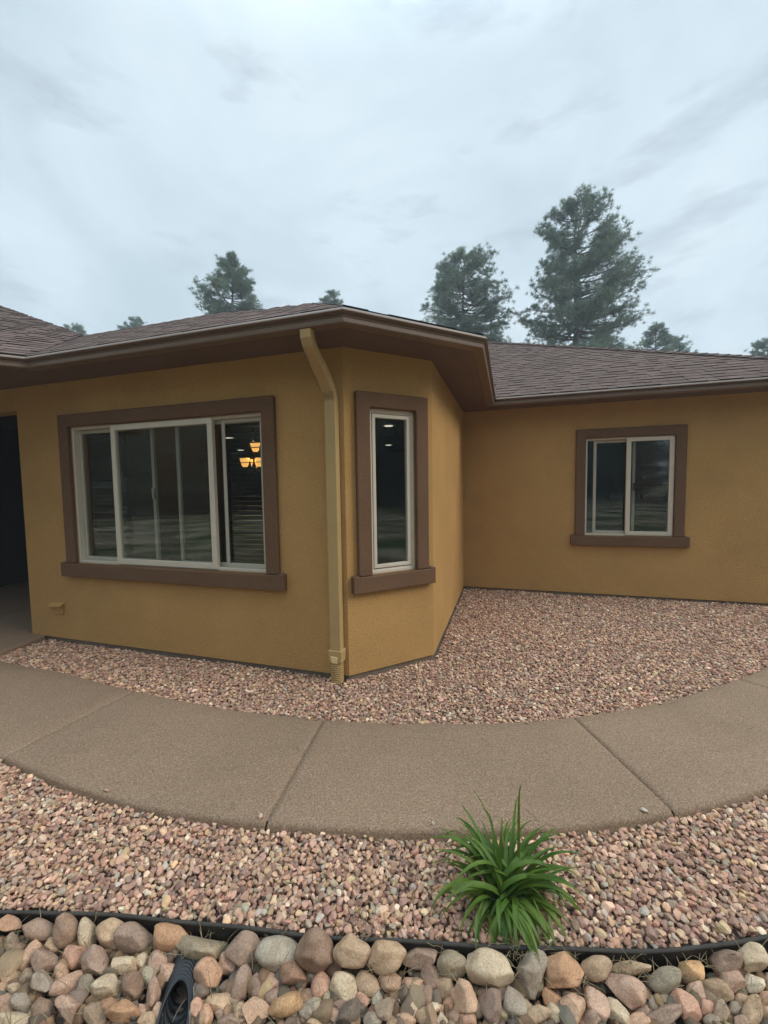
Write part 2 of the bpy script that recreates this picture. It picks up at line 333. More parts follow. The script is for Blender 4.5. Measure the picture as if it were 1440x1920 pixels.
def wall_holes(mb, T, s0, s1, z0, z1, th, holes):
    """front at o=0, back at o=-th, rectangular holes (a,b,c,d) in s,z"""
    ss = sorted({s0, s1} | {h[0] for h in holes} | {h[1] for h in holes}); zs = sorted({z0, z1} | {max(h[2], z0) for h in holes} | {h[3] for h in holes})
    for i in range(len(ss)-1):
        for j in range(len(zs)-1):
            cs, cz = (ss[i]+ss[i+1])/2, (zs[j]+zs[j+1])/2
            if any(h[0] < cs < h[1] and h[2] < cz < h[3] for h in holes): continue
            a, b, c, d_ = ss[i], ss[i+1], zs[j], zs[j+1]
            mb.quad(T(a, 0, c), T(b, 0, c), T(b, 0, d_), T(a, 0, d_)); mb.quad(T(a, -th, c), T(a, -th, d_), T(b, -th, d_), T(b, -th, c))
    for a, b, c, d_ in holes:
        c = max(c, z0)
        mb.quad(T(a, 0, c), T(a, 0, d_), T(a, -th, d_), T(a, -th, c)); mb.quad(T(b, 0, c), T(b, -th, c), T(b, -th, d_), T(b, 0, d_))
        mb.quad(T(a, 0, d_), T(b, 0, d_), T(b, -th, d_), T(a, -th, d_))
        if c > z0: mb.quad(T(a, 0, c), T(a, -th, c), T(b, -th, c), T(b, 0, c))
    mb.quad(T(s0, 0, z0), T(s1, 0, z0), T(s1, -th, z0), T(s0, -th, z0))

TA = lambda s, o, z: H(s, VA-o, z)
TB = lambda s, o, z: H(UAB+(s+o)*bDir[0], VA+(s-o)*bDir[1], z)
TC = lambda s, o, z: H(UC+o, VBC+s, z)
TD = lambda s, o, z: H(s, VD-o, z)
WA = (-4.225, -1.985, .866, 2.245); WB = (.213, .652, .866, 2.243); WD = (1.026, 2.095, .873, 2.223)
PORCH = (-7.8, -4.995, 0.0, 2.465)
URT = 3.6
mb = MB()
wall_holes(mb, TA, -9.0, UAB, ZB, ZS, .16, [WA, PORCH])
wall_holes(mb, TB, 0, LB, ZB, ZS, .12, [WB])
wall_holes(mb, TC, 0, VD-VBC, ZB, ZS, .16, [])
wall_holes(mb, TD, UC, URT, ZB, ZS, .16, [WD])
mb.quad(H(URT, VD, ZB), H(URT, 13, ZB), H(URT, 13, ZS), H(URT, VD, ZS))
wall = mb.build('wall', M['stucco'], house, fix=False)
mb = MB()   # foundation, slightly back from the stucco
fd = .018
for T, a, b in ((TA, -4.99, UAB-.008), (TB, .002, LB-.002), (TC, .008, VD-VBC), (TD, UC, URT)):
    mb.quad(T(a, -fd, -.1), T(b, -fd, -.1), T(b, -fd, ZB+.01), T(a, -fd, ZB+.01))
mb.build('foundation', M['found'], house)
# porch recess: back wall, side walls, ceiling
mb = MB()
mb.quad(H(-8.2, 5.6, 0), H(-4.7, 5.6, 0), H(-4.7, 5.6, 2.64), H(-8.2, 5.6, 2.64))
mb.quad(H(-4.83, 3.165, 0), H(-4.83, 5.6, 0), H(-4.83, 5.6, 2.64), H(-4.83, 3.165, 2.64))
mb.quad(H(-8.0, 3.165, 0), H(-8.0, 5.6, 0), H(-8.0, 5.6, 2.64), H(-8.0, 3.165, 2.64))
mb.quad(H(-8.2, 3.16, 2.64), H(-4.7, 3.16, 2.64), H(-4.7, 5.6, 2.64), H(-8.2, 5.6, 2.64))
mb.build('porch_wall', M['porch'], house)
# front door in the recess
mb = MB(); TP = lambda s, o, z: H(s, 5.6-o, z)
mb.box(-7.15, -6.2, .005, .05, .06, 2.1, TP)
dr = mb.build('door', M['blind'], house, bevel=.008)
mb = MB(); mb.tube([TP(-6.28, .06, 1.05), TP(-6.28, .10, 1.05)], .028, 10); mb.build('handle', M['metal_dark'], dr)
# interior shell
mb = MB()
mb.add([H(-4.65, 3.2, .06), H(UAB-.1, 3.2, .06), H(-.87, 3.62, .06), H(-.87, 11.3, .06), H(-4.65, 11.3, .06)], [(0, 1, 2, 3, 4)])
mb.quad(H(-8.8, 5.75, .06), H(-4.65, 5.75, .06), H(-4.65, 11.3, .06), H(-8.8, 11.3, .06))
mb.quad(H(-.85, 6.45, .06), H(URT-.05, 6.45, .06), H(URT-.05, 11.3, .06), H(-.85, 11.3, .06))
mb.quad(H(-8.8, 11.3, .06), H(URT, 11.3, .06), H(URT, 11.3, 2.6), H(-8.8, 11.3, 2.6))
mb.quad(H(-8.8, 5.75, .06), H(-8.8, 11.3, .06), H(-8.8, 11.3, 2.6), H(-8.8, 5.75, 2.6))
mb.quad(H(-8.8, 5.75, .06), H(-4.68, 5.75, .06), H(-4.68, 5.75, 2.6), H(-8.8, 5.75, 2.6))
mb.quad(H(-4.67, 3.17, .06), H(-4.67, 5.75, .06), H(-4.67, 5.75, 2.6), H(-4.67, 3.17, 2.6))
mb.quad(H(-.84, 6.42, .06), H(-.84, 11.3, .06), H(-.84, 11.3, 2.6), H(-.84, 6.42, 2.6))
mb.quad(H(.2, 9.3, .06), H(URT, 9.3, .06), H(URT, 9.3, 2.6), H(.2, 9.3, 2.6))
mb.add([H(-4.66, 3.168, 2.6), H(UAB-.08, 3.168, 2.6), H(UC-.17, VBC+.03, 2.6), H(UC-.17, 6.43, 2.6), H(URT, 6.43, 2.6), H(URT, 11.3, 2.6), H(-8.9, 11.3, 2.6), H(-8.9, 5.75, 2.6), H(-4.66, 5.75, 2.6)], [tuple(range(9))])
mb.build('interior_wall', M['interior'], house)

# ---- eaves: gutter swept along the lip line
LIP = [(-7.0, -.453), (-4.03, 2.511), (-1.031, 2.511), (-.165, 3.377), (-.165, 5.76), (4.08, 5.76), (4.08, 13.0)]
def offset_line(P, d):
    """positive d = outwards (to the right of the travel direction)"""
    P = np.array(P, float); o = []
    for i in range(len(P)):
        ns = []
        if i > 0: t = P[i]-P[i-1]; t /= np.linalg.norm(t); ns.append(np.array([t[1], -t[0]]))
        if i < len(P)-1: t = P[i+1]-P[i]; t /= np.linalg.norm(t); ns.append(np.array([t[1], -t[0]]))
        if len(ns) == 1: o.append(P[i]+ns[0]*d)
        else:
            b = ns[0]+ns[1]; b /= np.linalg.norm(b); o.append(P[i]+b*d/(b@ns[0]))
    return np.array(o)
def sweep(P, profile, closed=True):
    mb = MB(); lines = [offset_line(P, d) for d, z in profile]; n = len(profile); k = len(P)
    V = [H(lines[j][i][0], lines[j][i][1], profile[j][1]) for i in range(k) for j in range(n)]
    fs = [(i*n+j, i*n+(j+1) % n, (i+1)*n+(j+1) % n, (i+1)*n+j) for i in range(k-1) for j in range(n if closed else n-1)]
    if closed: fs += [tuple(range(n)), tuple((k-1)*n+j for j in range(n-1, -1, -1))]
    mb.add(V, fs); return mb
ZE = 2.690
gp = [(-.115, ZE), (-.036, ZE), (-.030, ZE+.006), (-.028, ZE+.034), (-.020, ZE+.039), (-.024, ZE+.044), (-.034, ZE+.050), (-.022, ZE+.058), (-.004, ZE+.064), (0, ZE+.069), (-.003, ZE+.077), (-.012, ZE+.088), (-.020, ZE+.093), (-.026, ZE+.090), (-.03, ZE+.06), (-.095, ZE+.06), (-.098, ZE+.10), (-.115, ZE+.10)]
gut = sweep(LIP, gp).build('gutter', M['gutter'], house)
# fascia board on the inner side of the gutter, then a soffit rim board
sweep(LIP, [(-.185, ZE+.002), (-.1155, ZE+.002), (-.1155, ZE+.10), (-.185, ZE+.10)]).build('fascia', M['soffit'], house, bevel=.004)
sp = [tuple(p) for p in offset_line(LIP, -.17)] + [(-11, 13), (-11, 3.5)]
mb = MB(); mb.add([H(u, v, ZS-.001) for u, v in sp] + [H(u, v, ZS+.03) for u, v in sp], [tuple(range(len(sp))), tuple(range(2*len(sp)-1, len(sp)-1, -1))])
mb.build('soffit', M['soffit'], house)

# ---- roof: courses of laminated shingle tabs
ZR = 2.79
shV, shF, shC = [], [], []; ASPH_SHADE = np.array([.018, .016, .015])   # cut asphalt edge, its dark colour also painting the shadow line under each course
SH_COLS = np.array([lin(108, 90, 86), lin(98, 82, 80), lin(118, 98, 92), lin(90, 76, 75), lin(104, 92, 90)]) * np.array([1.0, 1.03, .98])
def shingle_plane(a, b, p, poly, rs, zr=ZR, expo=.142, tk=1.0):
    a = np.array(a, float); b = np.array(b, float); t = (b-a)/np.linalg.norm(b-a); nrm = np.array([-t[1], t[0]])   # inwards = left of travel
    Q = np.array([((np.array(q)-a)@t, (np.array(q)-a)@nrm) for q in poly]); step = expo/math.sqrt(1+p*p)
    tmax = Q[:, 1].max(); kk = int(math.ceil(tmax/step))
    def span(y):
        y = min(max(y, Q[:, 1].min()+1e-4), tmax-1e-4); X = []
        for i in range(len(Q)):
            p0, p1 = Q[i], Q[(i+1) % len(Q)]
            if (p0[1] <= y) != (p1[1] <= y): X.append(p0[0]+(y-p0[1])/(p1[1]-p0[1])*(p1[0]-p0[0]))
        return (min(X), max(X)) if X else None
    def P3(s, y, dz):
        q = a+t*s+nrm*y; return H(q[0], q[1], zr+p*y+dz)
    for k in range(kk):
        y0, y1 = k*step-.004, min((k+1)*step, tmax); s0 = span(max(y0, 0)); s1 = span(y1)
        if not s0 or not s1: continue
        lo, hi = min(s0[0], s1[0]), max(s0[1], s1[1]); x = lo - rs.random()*.2; level = 0
        while x < hi:
            w = .09+.16*rs.random(); level = 1-level if rs.random() < .8 else level
            A0, A1 = max(x, s0[0]), min(x+w-.003, s0[1]); B0, B1 = max(x, s1[0]), min(x+w-.003, s1[1]); x += w
            if A1-A0 < .004 and B1-B0 < .004: continue
            A1 = max(A1, A0+.001); B1 = max(B1, B0+.001)
            th = ((.0115 if level else .0055)+.0015*rs.random())*tk; jy = rs.random()*.004
            n = len(shV)
            shV.extend([P3(A0, y0+jy, th), P3(A1, y0+jy, th), P3(B1, y1+.01, .0015+.001*level), P3(B0, y1+.01, .0015+.001*level), P3(A0, y0+jy, th), P3(A1, y0+jy, th), P3(A0, y0+jy+.001, -.006), P3(A1, y0+jy+.001, -.006)])
            c = (SH_COLS[rs.integers(len(SH_COLS))]*.4+SH_COLS[0]*.6)*(.92+.16*rs.random())*(1.03 if level else .95); shC.extend([c]*4+[ASPH_SHADE]*4)
            shF.extend([(n, n+1, n+2, n+3), (n+6, n+7, n+5, n+4)])
    return P3
def cap_line(P, Q, w=.13, n=None):
    """overlapping ridge caps along a 3-D line"""
    P, Q = np.array(P, float), np.array(Q, float); Ld = np.linalg.norm(Q-P); t = (Q-P)/Ld; s = np.cross(t, [0, 0, 1.]); s /= np.linalg.norm(s); up = np.cross(s, t)
    k = int(Ld/.14)
    for i in range(k):
        a = P+t*(i*.14-.005); b = P+t*((i+1)*.14+.02); c = SH_COLS[i % 5]*(.9+.2*random.random()); n0 = len(shV)
        for q, h in ((a, .022), (b, .010)):
            shV.extend([q+s*w-up*(w*.22)+up*(h-.012), q+up*h, q-s*w-up*(w*.22)+up*(h-.012)])
        shC.extend([c]*6); shF.extend([(n0, n0+1, n0+4, n0+3), (n0+1, n0+2, n0+5, n0+4)])
rs = np.random.default_rng(3)
RL = offset_line(LIP, -.03)
A_top = [(-1.62, 3.21), (-2.138, 3.36), (-3.2, 3.93), (-5.27, 3.985)]
shingle_plane(RL[1], RL[2], .57, [tuple(RL[1]), tuple(RL[2])] + A_top, rs, tk=.45)
shingle_plane(RL[2], RL[3], .426, [tuple(RL[2]), tuple(RL[3]), (-2.03, 4.235), (-1.62, 3.21)], rs)
shingle_plane(RL[3], RL[4], .44, [tuple(RL[3]), tuple(RL[4]), (-2.03, 7.41), (-2.03, 4.235)], rs)
shingle_plane(RL[4], RL[5], .5, [tuple(RL[4]), tuple(RL[5]), (-.86, 10.7), (-9, 10.7), (-9, 7.41), (-2.03, 7.41)], rs)
shingle_plane(RL[0], RL[1], .44, [tuple(RL[1]), (-5.27, 3.985), (-7.82, 4.58), (-11, 5.3), (-11, 3.55), tuple(RL[0])], rs)
zA = lambda v: ZR+.57*(v-RL[1][1]); zL = lambda u, v: ZR+.44*((-(u-RL[1][0])+(v-RL[1][1]))/math.sqrt(2))
cap_line(H(RL[5][0], RL[5][1], ZR+.0), H(-.86, 10.7, ZR+.5*(10.7-RL[4][1])))
# decks that close the roof behind the visible slopes
mb = MB()
mb.add([H(u, v, zA(v)-.004) for u, v in A_top[:3]] + [H(-5.27, 3.985, zA(3.985)-.004), H(-5.27, 7.41, 3.6), H(-2.03, 7.41, 3.6), H(-2.03, 4.235, 3.59)], [(0, 6, 1), (1, 6, 2), (2, 6, 5), (2, 5, 4), (2, 4, 3)])
mb.add([H(-5.27, 3.985, 3.61), H(-7.82, 4.58, zL(-7.82, 4.58)-.004), H(-11, 5.3, zL(-11, 5.3)-.004), H(-11, 7.41, 3.6), H(-5.27, 7.41, 3.6)], [(0, 1, 4), (1, 3, 4), (1, 2, 3)])
mb.add([H(RL[5][0], RL[5][1], ZR-.012), H(RL[5][0], 13, ZR-.012), H(-.86, 12, 5.2), H(-.86, 10.7, 5.2)], [(0, 1, 2, 3)])
def deck(poly, zf): mb.add([H(u, v, zf(u, v)-.014) for u, v in poly], [tuple(range(len(poly)))])
deck([tuple(RL[1]), tuple(RL[2])] + A_top, lambda u, v: zA(v))
deck([tuple(RL[2]), tuple(RL[3]), (-2.03, 4.235), (-1.62, 3.21)], lambda u, v: ZR+.426*((-(u-RL[2][0])+(v-RL[2][1]))/math.sqrt(2)))
deck([tuple(RL[3]), tuple(RL[4]), (-2.03, 7.41), (-2.03, 4.235)], lambda u, v: ZR+.44*(RL[3][0]-u))
deck([tuple(RL[4]), tuple(RL[5]), (-.86, 10.7), (-9, 10.7), (-9, 7.41), (-2.03, 7.41)], lambda u, v: ZR+.5*(v-RL[4][1]))
deck([tuple(RL[1]), (-5.27, 3.985), (-7.82, 4.58), (-11, 5.3), (-11, 3.55), tuple(RL[0])], zL)
mb.quad(H(-9, 10.7, 5.2), H(-.86, 10.7, 5.2), H(-.86, 13, 3.9), H(-9, 13, 3.9))
nF = len(shV)
V = np.array(shV + [np.array(p) for p in mb.v]); CC = np.vstack([np.array(shC), np.tile(SH_COLS[3]*.5, (len(mb.v), 1))])
me = bpy.data.meshes.new('roof'); off = WT[house.name]
me.from_pydata([tuple(p-off) for p in V], [], shF + [tuple(i+nF for i in f) for f in mb.f])
ca = me.color_attributes.new('Col', 'FLOAT_COLOR', 'POINT'); cc = np.ones((len(V), 4), np.float32); cc[:, :3] = CC; ca.data.foreach_set('color', cc.ravel())
me.materials.append(M['shingle']); ro = bpy.data.objects.new('roof', me); C.objects.link(ro); ro.parent = house

# ---- windows
def ring(mb, T, s0, s1, z0, z1, w, o0, o1, wb=None, wt=None):
    wb = wb or w; wt = wt or w
    O = [(s0, z0), (s1, z0), (s1, z1), (s0, z1)]; I = [(s0+w, z0+wb), (s1-w, z0+wb), (s1-w, z1-wt), (s0+w, z1-wt)]
    V = [T(s, o, z) for o in (o1, o0) for L_ in (O, I) for s, z in L_]
    f = []
    for i in range(4):
        j = (i+1) % 4
        f += [(i, j, 4+j, 4+i), (8+j, 8+i, 12+i, 12+j), (i, 8+i, 8+j, j), (4+j, 12+j, 12+i, 4+i)]
    mb.add(V, f)
def sash(T, s0, s1, z0, z1, w, o0, o1, m, parent, pane=True, name='sash'):
    mb = MB(); ring(mb, T, s0, s1, z0, z1, w, o0, o1); ob = mb.build(name, m, parent, bevel=.004)
    if pane:
        oc = (o0+o1)/2; mb = MB(); mb.box(s0+w-.004, s1-w+.004, oc-.003, oc+.003, z0+w-.004, z1-w+.004, T); mb.build('pane', M['glass'], parent, fix=True)
    return ob
TW, TP_ = .125, .045
def window(T, box, label):
    s0, s1, z0, z1 = box
    mb = MB(); ring(mb, T, s0+.001, s1-.001, z0+.001, z1-.001, .026, -.10, -.004); w = mb.build('window', M['vinyl'], house, bevel=.003)
    w['label'] = label
    mb = MB(); mb.prism([(s0-TW, z0), (s0, z0), (s0, z1), (s1, z1), (s1, z0), (s1+TW, z0), (s1+TW, z1+TW), (s0-TW, z1+TW)], .0, TP_, T)
    mb.build('trim', M['trim'], w, bevel=.012, segs=3)
    mb = MB(); mb.prism([(s0-TW-.055, z0-.135), (s1+TW+.055, z0-.135), (s1+TW+.055, z0+.008), (s1+TW+.004, z0+.012), (s1+TW+.004, z0-.002), (s0-TW-.004, z0-.002), (s0-TW-.004, z0+.012), (s0-TW-.055, z0+.008)], 0, .062, T)
    mb.build('sill', M['trim'], w, bevel=.011, segs=3)
    return w
wa = window(TA, WA, 'wide three-lite sliding window with an amber chandelier glowing behind it')
s0, s1, z0, z1 = WA
sash(TA, -3.69, -2.505, z0+.012, z1-.008, .054, -.030, .012, M['vinyl'], wa)
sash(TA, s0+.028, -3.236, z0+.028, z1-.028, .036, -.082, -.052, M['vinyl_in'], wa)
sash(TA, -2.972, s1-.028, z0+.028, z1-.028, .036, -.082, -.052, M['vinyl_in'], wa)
sash(TA, -2.44, s1-.029, z0+.0275, z1-.0275, .034, -.045, -.034, M['vinyl_in'], wa, pane=False, name='screen_frame')
mb = MB(); mb.box(-3.262, -3.232, -.05, -.03, 1.52, 1.62, TA); mb.build('latch', M['vinyl_in'], wa, bevel=.004)
wb = window(TB, WB, 'tall narrow casement window in the angled wall')
s0, s1, z0, z1 = WB
sash(TB, s0+.024, s1-.024, z0+.024, z1-.024, .012, -.05, -.012, M['vinyl'], wb, pane=False)
sash(TB, s0+.038, s1-.038, z0+.044, z1-.040, .030, -.05, -.006, M['vinyl'], wb)
wd = window(TD, WD, 'two-lite sliding window in the recessed wall')
s0, s1, z0, z1 = WD
sash(TD, 1.533, s1-.004, z0+.010, z1-.008, .055, -.030, .010, M['vinyl'], wd)
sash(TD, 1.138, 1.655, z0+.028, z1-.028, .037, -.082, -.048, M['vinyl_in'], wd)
mb = MB(); mb.box(1.045, 1.137, -.070, -.064, z0+.024, z1-.024, TD); mb.build('pane', M['glass'], wd)
mb = MB(); mb.box(1.628, 1.648, -.046, -.028, 1.50, 1.60, TD); mb.build('latch', M['metal_dark'], wd, bevel=.003)

# ---- blinds and lamps seen through the glass
def blind(T, s0, s1, z0, z1, label, tilt=0.0):
    b = empty('window_blind', T((s0+s1)/2, -.18, z1), label, 'blind')
    mb = MB(); mb.box(s0, s1, -.215, -.15, z1-.05, z1, T); mb.build('head_rail', M['blind'], b, bevel=.003)
    mb = MB(); z = z0+.05
    while z < z1-.08:
        c, s = math.cos(tilt)*.025, math.sin(tilt)*.025
        mb.add([T(s0, -.182-c, z-s), T(s1, -.182-c, z-s), T(s1, -.182+c, z+s), T(s0, -.182+c, z+s), T(s0, -.182-c, z-s+.003), T(s1, -.182-c, z-s+.003), T(s1, -.182+c, z+s+.003), T(s0, -.182+c, z+s+.003)],
               [(0, 1, 2, 3), (7, 6, 5, 4), (0, 4, 5, 1), (3, 2, 6, 7), (0, 3, 7, 4), (1, 5, 6, 2)])
        z += .0445
    mb.build('slats', M['blind'], b)
    mb = MB(); mb.box(s0, s1, -.207, -.157, z0, z0+.022, T); mb.build('bottom_rail', M['blind'], b, bevel=.003)
    return b
blind(TA, -2.50, -2.015, .90, 2.215, 'dark wood slat blind with the amber lamps shining between its slats')
blind(TA, -4.20, -3.70, .90, 2.215, 'dark wood slat blind behind the end lite beside the porch', R(48))
blind(TD, 1.56, 2.07, .90, 2.20, 'dark slat blind behind the small two-lite window', R(62))

ch = empty('chandelier', H(-3.48, 5.0, 2.6), 'lit chandelier with amber glass shades hanging behind the wide window', 'chandelier')
cx, cy = -3.48, 5.0
mb = MB(); mb.tube([H(cx, cy, 2.6), H(cx, cy, 1.86)], .012, 8); mb.tube([H(cx, cy, 2.6), H(cx, cy, 2.57)], .06, 14); mb.tube([H(cx, cy, 1.98), H(cx, cy, 1.92), H(cx, cy, 1.84)], [.012, .03, .008], 10)
mb.build('rod', M['metal_dark'], ch, smooth=True)
for (lu, lv, lz) in ((-3.44, 4.99, 2.20), (-3.615, 4.98, 1.99), (-3.385, 5.02, 1.985), (-3.30, 5.20, 1.985), (-3.62, 5.22, 1.985)):
    mb = MB(); base = lz-.075
    mb.tube([H(cx, cy, base-.03), H((cx+lu)/2, (cy+lv)/2, base-.07), H(lu, lv, base-.03), H(lu, lv, base)], .008, 6); mb.build('arm', M['metal_dark'], ch, smooth=True)
    mb = MB(); mb.tube([H(lu, lv, base), H(lu, lv, base+.02), H(lu, lv, base+.07), H(lu, lv, base+.125)], [.03, .045, .058, .072], 14); mb.build('lamp_shade', M['lamp_shade'], ch, smooth=True)
pl = bpy.data.lights.new('chandelier_bulbs', 'POINT'); pl.energy = 22; pl.color = (1, .62, .28); pl.shadow_soft_size = .08
po = bpy.data.objects.new('chandelier_bulbs', pl); C.objects.link(po); po.parent = ch; po.location = Vector(H(cx+.02, cy, 2.22)-H(cx-.0, cy, 2.6))
CANS = [((-5.15, 6.64), 'lit recessed ceiling light nearest the chandelier, seen through the wide window'), ((-6.5, 8.8), 'lit recessed ceiling light deepest in the room, seen through the wide window'),
        ((-1.86, 6.35), 'lit recessed ceiling light seen high in the narrow window'), ((-2.72, 9.25), 'lit recessed ceiling light seen lower in the narrow window')]
for (cu, cv), lb in CANS:
    c = empty('ceiling_light', H(cu, cv, 2.6), lb, 'ceiling light', 'recessed lights in the ceiling')
    mb = MB(); mb.tube([H(cu, cv, 2.594), H(cu, cv, 2.585)], [.115, .108], 20); mb.build('rim', M['vinyl'], c)
    mb = MB(); mb.tube([H(cu, cv, 2.584), H(cu, cv, 2.578)], .07, 20); mb.build('lens', M['can'], c)

# ---- downspout
def rect_sweep(mb, path, w, d):
    """path of (o,z) on wall A at fixed u centre -> rectangular tube"""
    U0 = path[0][2]; n0 = len(mb.v); k = len(path)
    for i, (o, z, u) in enumerate(path):
        p, q = path[max(i-1, 0)], path[min(i+1, k-1)]; t = np.array([q[0]-p[0], q[1]-p[1]]); t /= np.linalg.norm(t); nn = np.array([-t[1], t[0]])
        sc = 1.0
        if 0 < i < k-1:
            t0 = np.array([o-p[0], z-p[1]]); t0 /= np.linalg.norm(t0); sc = 1/max(.5, abs(t@t0))
        for a, b in ((-1, -1), (1, -1), (1, 1), (-1, 1)):
            mb.v.append(tuple(TA(u+a*w/2, o+nn[0]*b*d/2*sc, z+nn[1]*b*d/2*sc)))
    for i in range(k-1):
        for j in range(4): mb.f.append((n0+i*4+j, n0+i*4+(j+1) % 4, n0+(i+1)*4+(j+1) % 4, n0+(i+1)*4+j))
    mb.f.append((n0+3, n0+2, n0+1, n0)); mb.f.append(tuple(n0+(k-1)*4+j for j in range(4)))
UD = -1.332
mb = MB(); OW = .053
rect_sweep(mb, [(OW, .27, UD), (OW, 1.2, UD), (OW, 2.27, UD), (OW+.012, 2.32, UD), (OW+.05, 2.365, UD), (.20, 2.455, UD), (.285, 2.515, UD-.004)], .094, .072)
ds = mb.build('downspout', M['spout'], house, bevel=.007)
mb = MB(); rect_sweep(mb, [(.27, 2.505, UD), (.36, 2.565, UD), (.40, 2.60, UD), (.425, 2.64, UD), (.428, ZE-.001, UD)], .084, .064); mb.build('elbow', M['spout'], ds, bevel=.006)
mb = MB()
for z in (2.29, 2.305, 2.32, 2.335): mb.box(UD-.050, UD+.050, OW+.030+(z-2.27)*.5, OW+.0395+(z-2.27)*.6, z, z+.006, TA)
mb.build('crimp', M['spout'], ds)
mb = MB(); mb.box(UD-.0485, UD+.0485, OW-.0365, OW+.0375, .60, .604, TA); mb.build('strap', M['spout'], ds)
mb = MB(); mb.prism([(UD-.055, .185), (UD+.056, .185), (UD+.06, .285), (UD-.06, .285)], .006, OW+.047, TA); mb.build('adapter', M['spout'], ds, bevel=.006)
mb = MB(); mb.prism([(UD-.028, .185), (UD+.018, .185), (UD+.026, .235), (UD-.038, .24)], OW+.044, OW+.052, TA); mb.build('adapter_face', M['spout_pale'], ds, bevel=.003)
mb = MB(); pr = []; rd = []; z = .19
while z > -.03:
    pr += [z, z-.003, z-.011, z-.014]; rd += [.039, .053, .053, .039]; z -= .0165
mb.tube([TA(UD-.002, OW, q) for q in pr], rd, 24); mb.build('corrugated_boot', M['spout'], ds, smooth=False)
mb = MB(); mb.tube([TA(UD-.002, OW, .012), TA(UD-.002, OW, -.03)], .06, 20); mb.build('drain_collar', M['pipe'], ds, smooth=False)

# ---- small hood vent low on the wall
mb = MB()
mb.add([TA(-4.66, 0, .425), TA(-4.47, 0, .435), TA(-4.47, .055, .405), TA(-4.66, .055, .395), TA(-4.66, 0, .413), TA(-4.47, 0, .423), TA(-4.47, .055, .395), TA(-4.66, .055, .385)],
       [(0, 1, 2, 3), (4, 7, 6, 5), (3, 2, 6, 7), (0, 3, 7, 4), (1, 5, 6, 2), (0, 4, 5, 1)])
mb.box(-4.61, -4.49, .0, .02, .31, .41, TA)
vt = mb.build('wall_vent', M['stucco'], house, bevel=.003)

# ================================================================== GRAVEL (uncountable: stuff)
def ico(sub):
    bm = bmesh.new(); bmesh.ops.create_icosphere(bm, subdivisions=sub, radius=1); bm.verts.ensure_lookup_table()
    V = np.array([v.co[:] for v in bm.verts]); Fc = np.array([[v.index for v in f.verts] for f in bm.faces]); bm.free(); return V, Fc
def stone_templates(sub, n, seed, cuts=(6, 12), rough=.10, hc=(.42, .86)):
    V0, Fc = ico(sub); rs = np.random.default_rng(seed); T = []
    for _ in range(n):
        V = V0.copy()
        for k in range(4):
            d = rs.normal(size=3); d /= np.linalg.norm(d); fr = rs.uniform(1.2, 2.6)
            V *= (1+rough*np.sin(fr*(V@d)*2+rs.uniform(0, 6)))[:, None]
        for k in range(rs.integers(*cuts)):
            d = rs.normal(size=3); d /= np.linalg.norm(d); h = rs.uniform(*hc); e = V@d-h; V -= np.where(e > 0, e*.9, 0)[:, None]*d
        T.append(V/np.abs(V).max(0))
    return np.array(T), Fc
PAL = np.array([lin(*c) for c in ((178, 141, 123), (164, 130, 115), (190, 155, 133), (146, 114, 103), (196, 168, 146), (180, 146, 114), (156, 138, 124), (170, 124, 106), (138, 108, 99), (206, 186, 164), (164, 156, 146), (186, 158, 124), (154, 121, 110), (175, 136, 116))])
PAL = (PAL*.8+PAL.mean(1)[:, None]*.2)*np.array([1.05, .955, .83])*1.15
PALW = np.array([12, 12, 11, 10, 9, 8, 7, 6, 7, 4, 4, 5, 9, 10.]); PALW /= PALW.sum()
def random_rot(n, rs, tilt=.35):
    ya = rs.uniform(0, 2*np.pi, n); ax = rs.normal(0, tilt, n); ay = rs.normal(0, tilt, n)
    c, s = np.cos, np.sin; Z = np.zeros(n); O = np.ones(n)
    def st(r): return np.array(r).transpose(2, 0, 1)
    Rz = st([[c(ya), -s(ya), Z], [s(ya), c(ya), Z], [Z, Z, O]]); Rx = st([[O, Z, Z], [Z, c(ax), -s(ax)], [Z, s(ax), c(ax)]]); Ry = st([[c(ay), Z, s(ay)], [Z, O, Z], [-s(ay), Z, c(ay)]])
    return Rx @ Ry @ Rz
def scatter(P, size, sub, seed, rs, rough=.10, flat=(.45, .75), tilt=.35, pal=PAL, palw=PALW):
    T, Fc = stone_templates(sub, 40, seed, rough=rough); n = len(P)
    a = size*np.exp(rs.normal(0, .22, n)); b = a*rs.uniform(.62, .95, n); c = a*rs.uniform(*flat, n)
    V = T[rs.integers(len(T), size=n)]*np.stack([a, b, c], 1)[:, None, :]
    V = np.einsum('nij,nkj->nki', random_rot(n, rs, tilt), V)+P[:, None, :]
    col = pal[rs.choice(len(pal), n, p=palw)]*np.exp(rs.normal(0, .16, n))[:, None]*(1+rs.normal(0, .03, (n, 3)))
    nv = V.shape[1]; FF = (Fc[None]+(np.arange(n)*nv)[:, None, None]).reshape(-1, 3)
    return V.reshape(-1, 3), FF, np.repeat(np.clip(col, .01, .9), nv, 0)
def jgrid(x0, x1, y0, y1, sp, rs, jit=.42):
    X, Y = np.meshgrid(np.arange(x0, x1, sp), np.arange(y0, y1, sp*.88)); X = X+((np.arange(X.shape[0]) % 2)*.5*sp)[:, None]
    X = X.ravel()+rs.uniform(-jit, jit, X.size)*sp; Y = Y.ravel()+rs.uniform(-jit, jit, Y.size)*sp
    return np.stack([X, Y], 1)
def relief(P): return .006*np.sin(P[:, 0]*2.3+1)*np.sin(P[:, 1]*3.1)+.004*np.sin(P[:, 0]*7.1+P[:, 1]*5.2)
rs = np.random.default_rng(11)
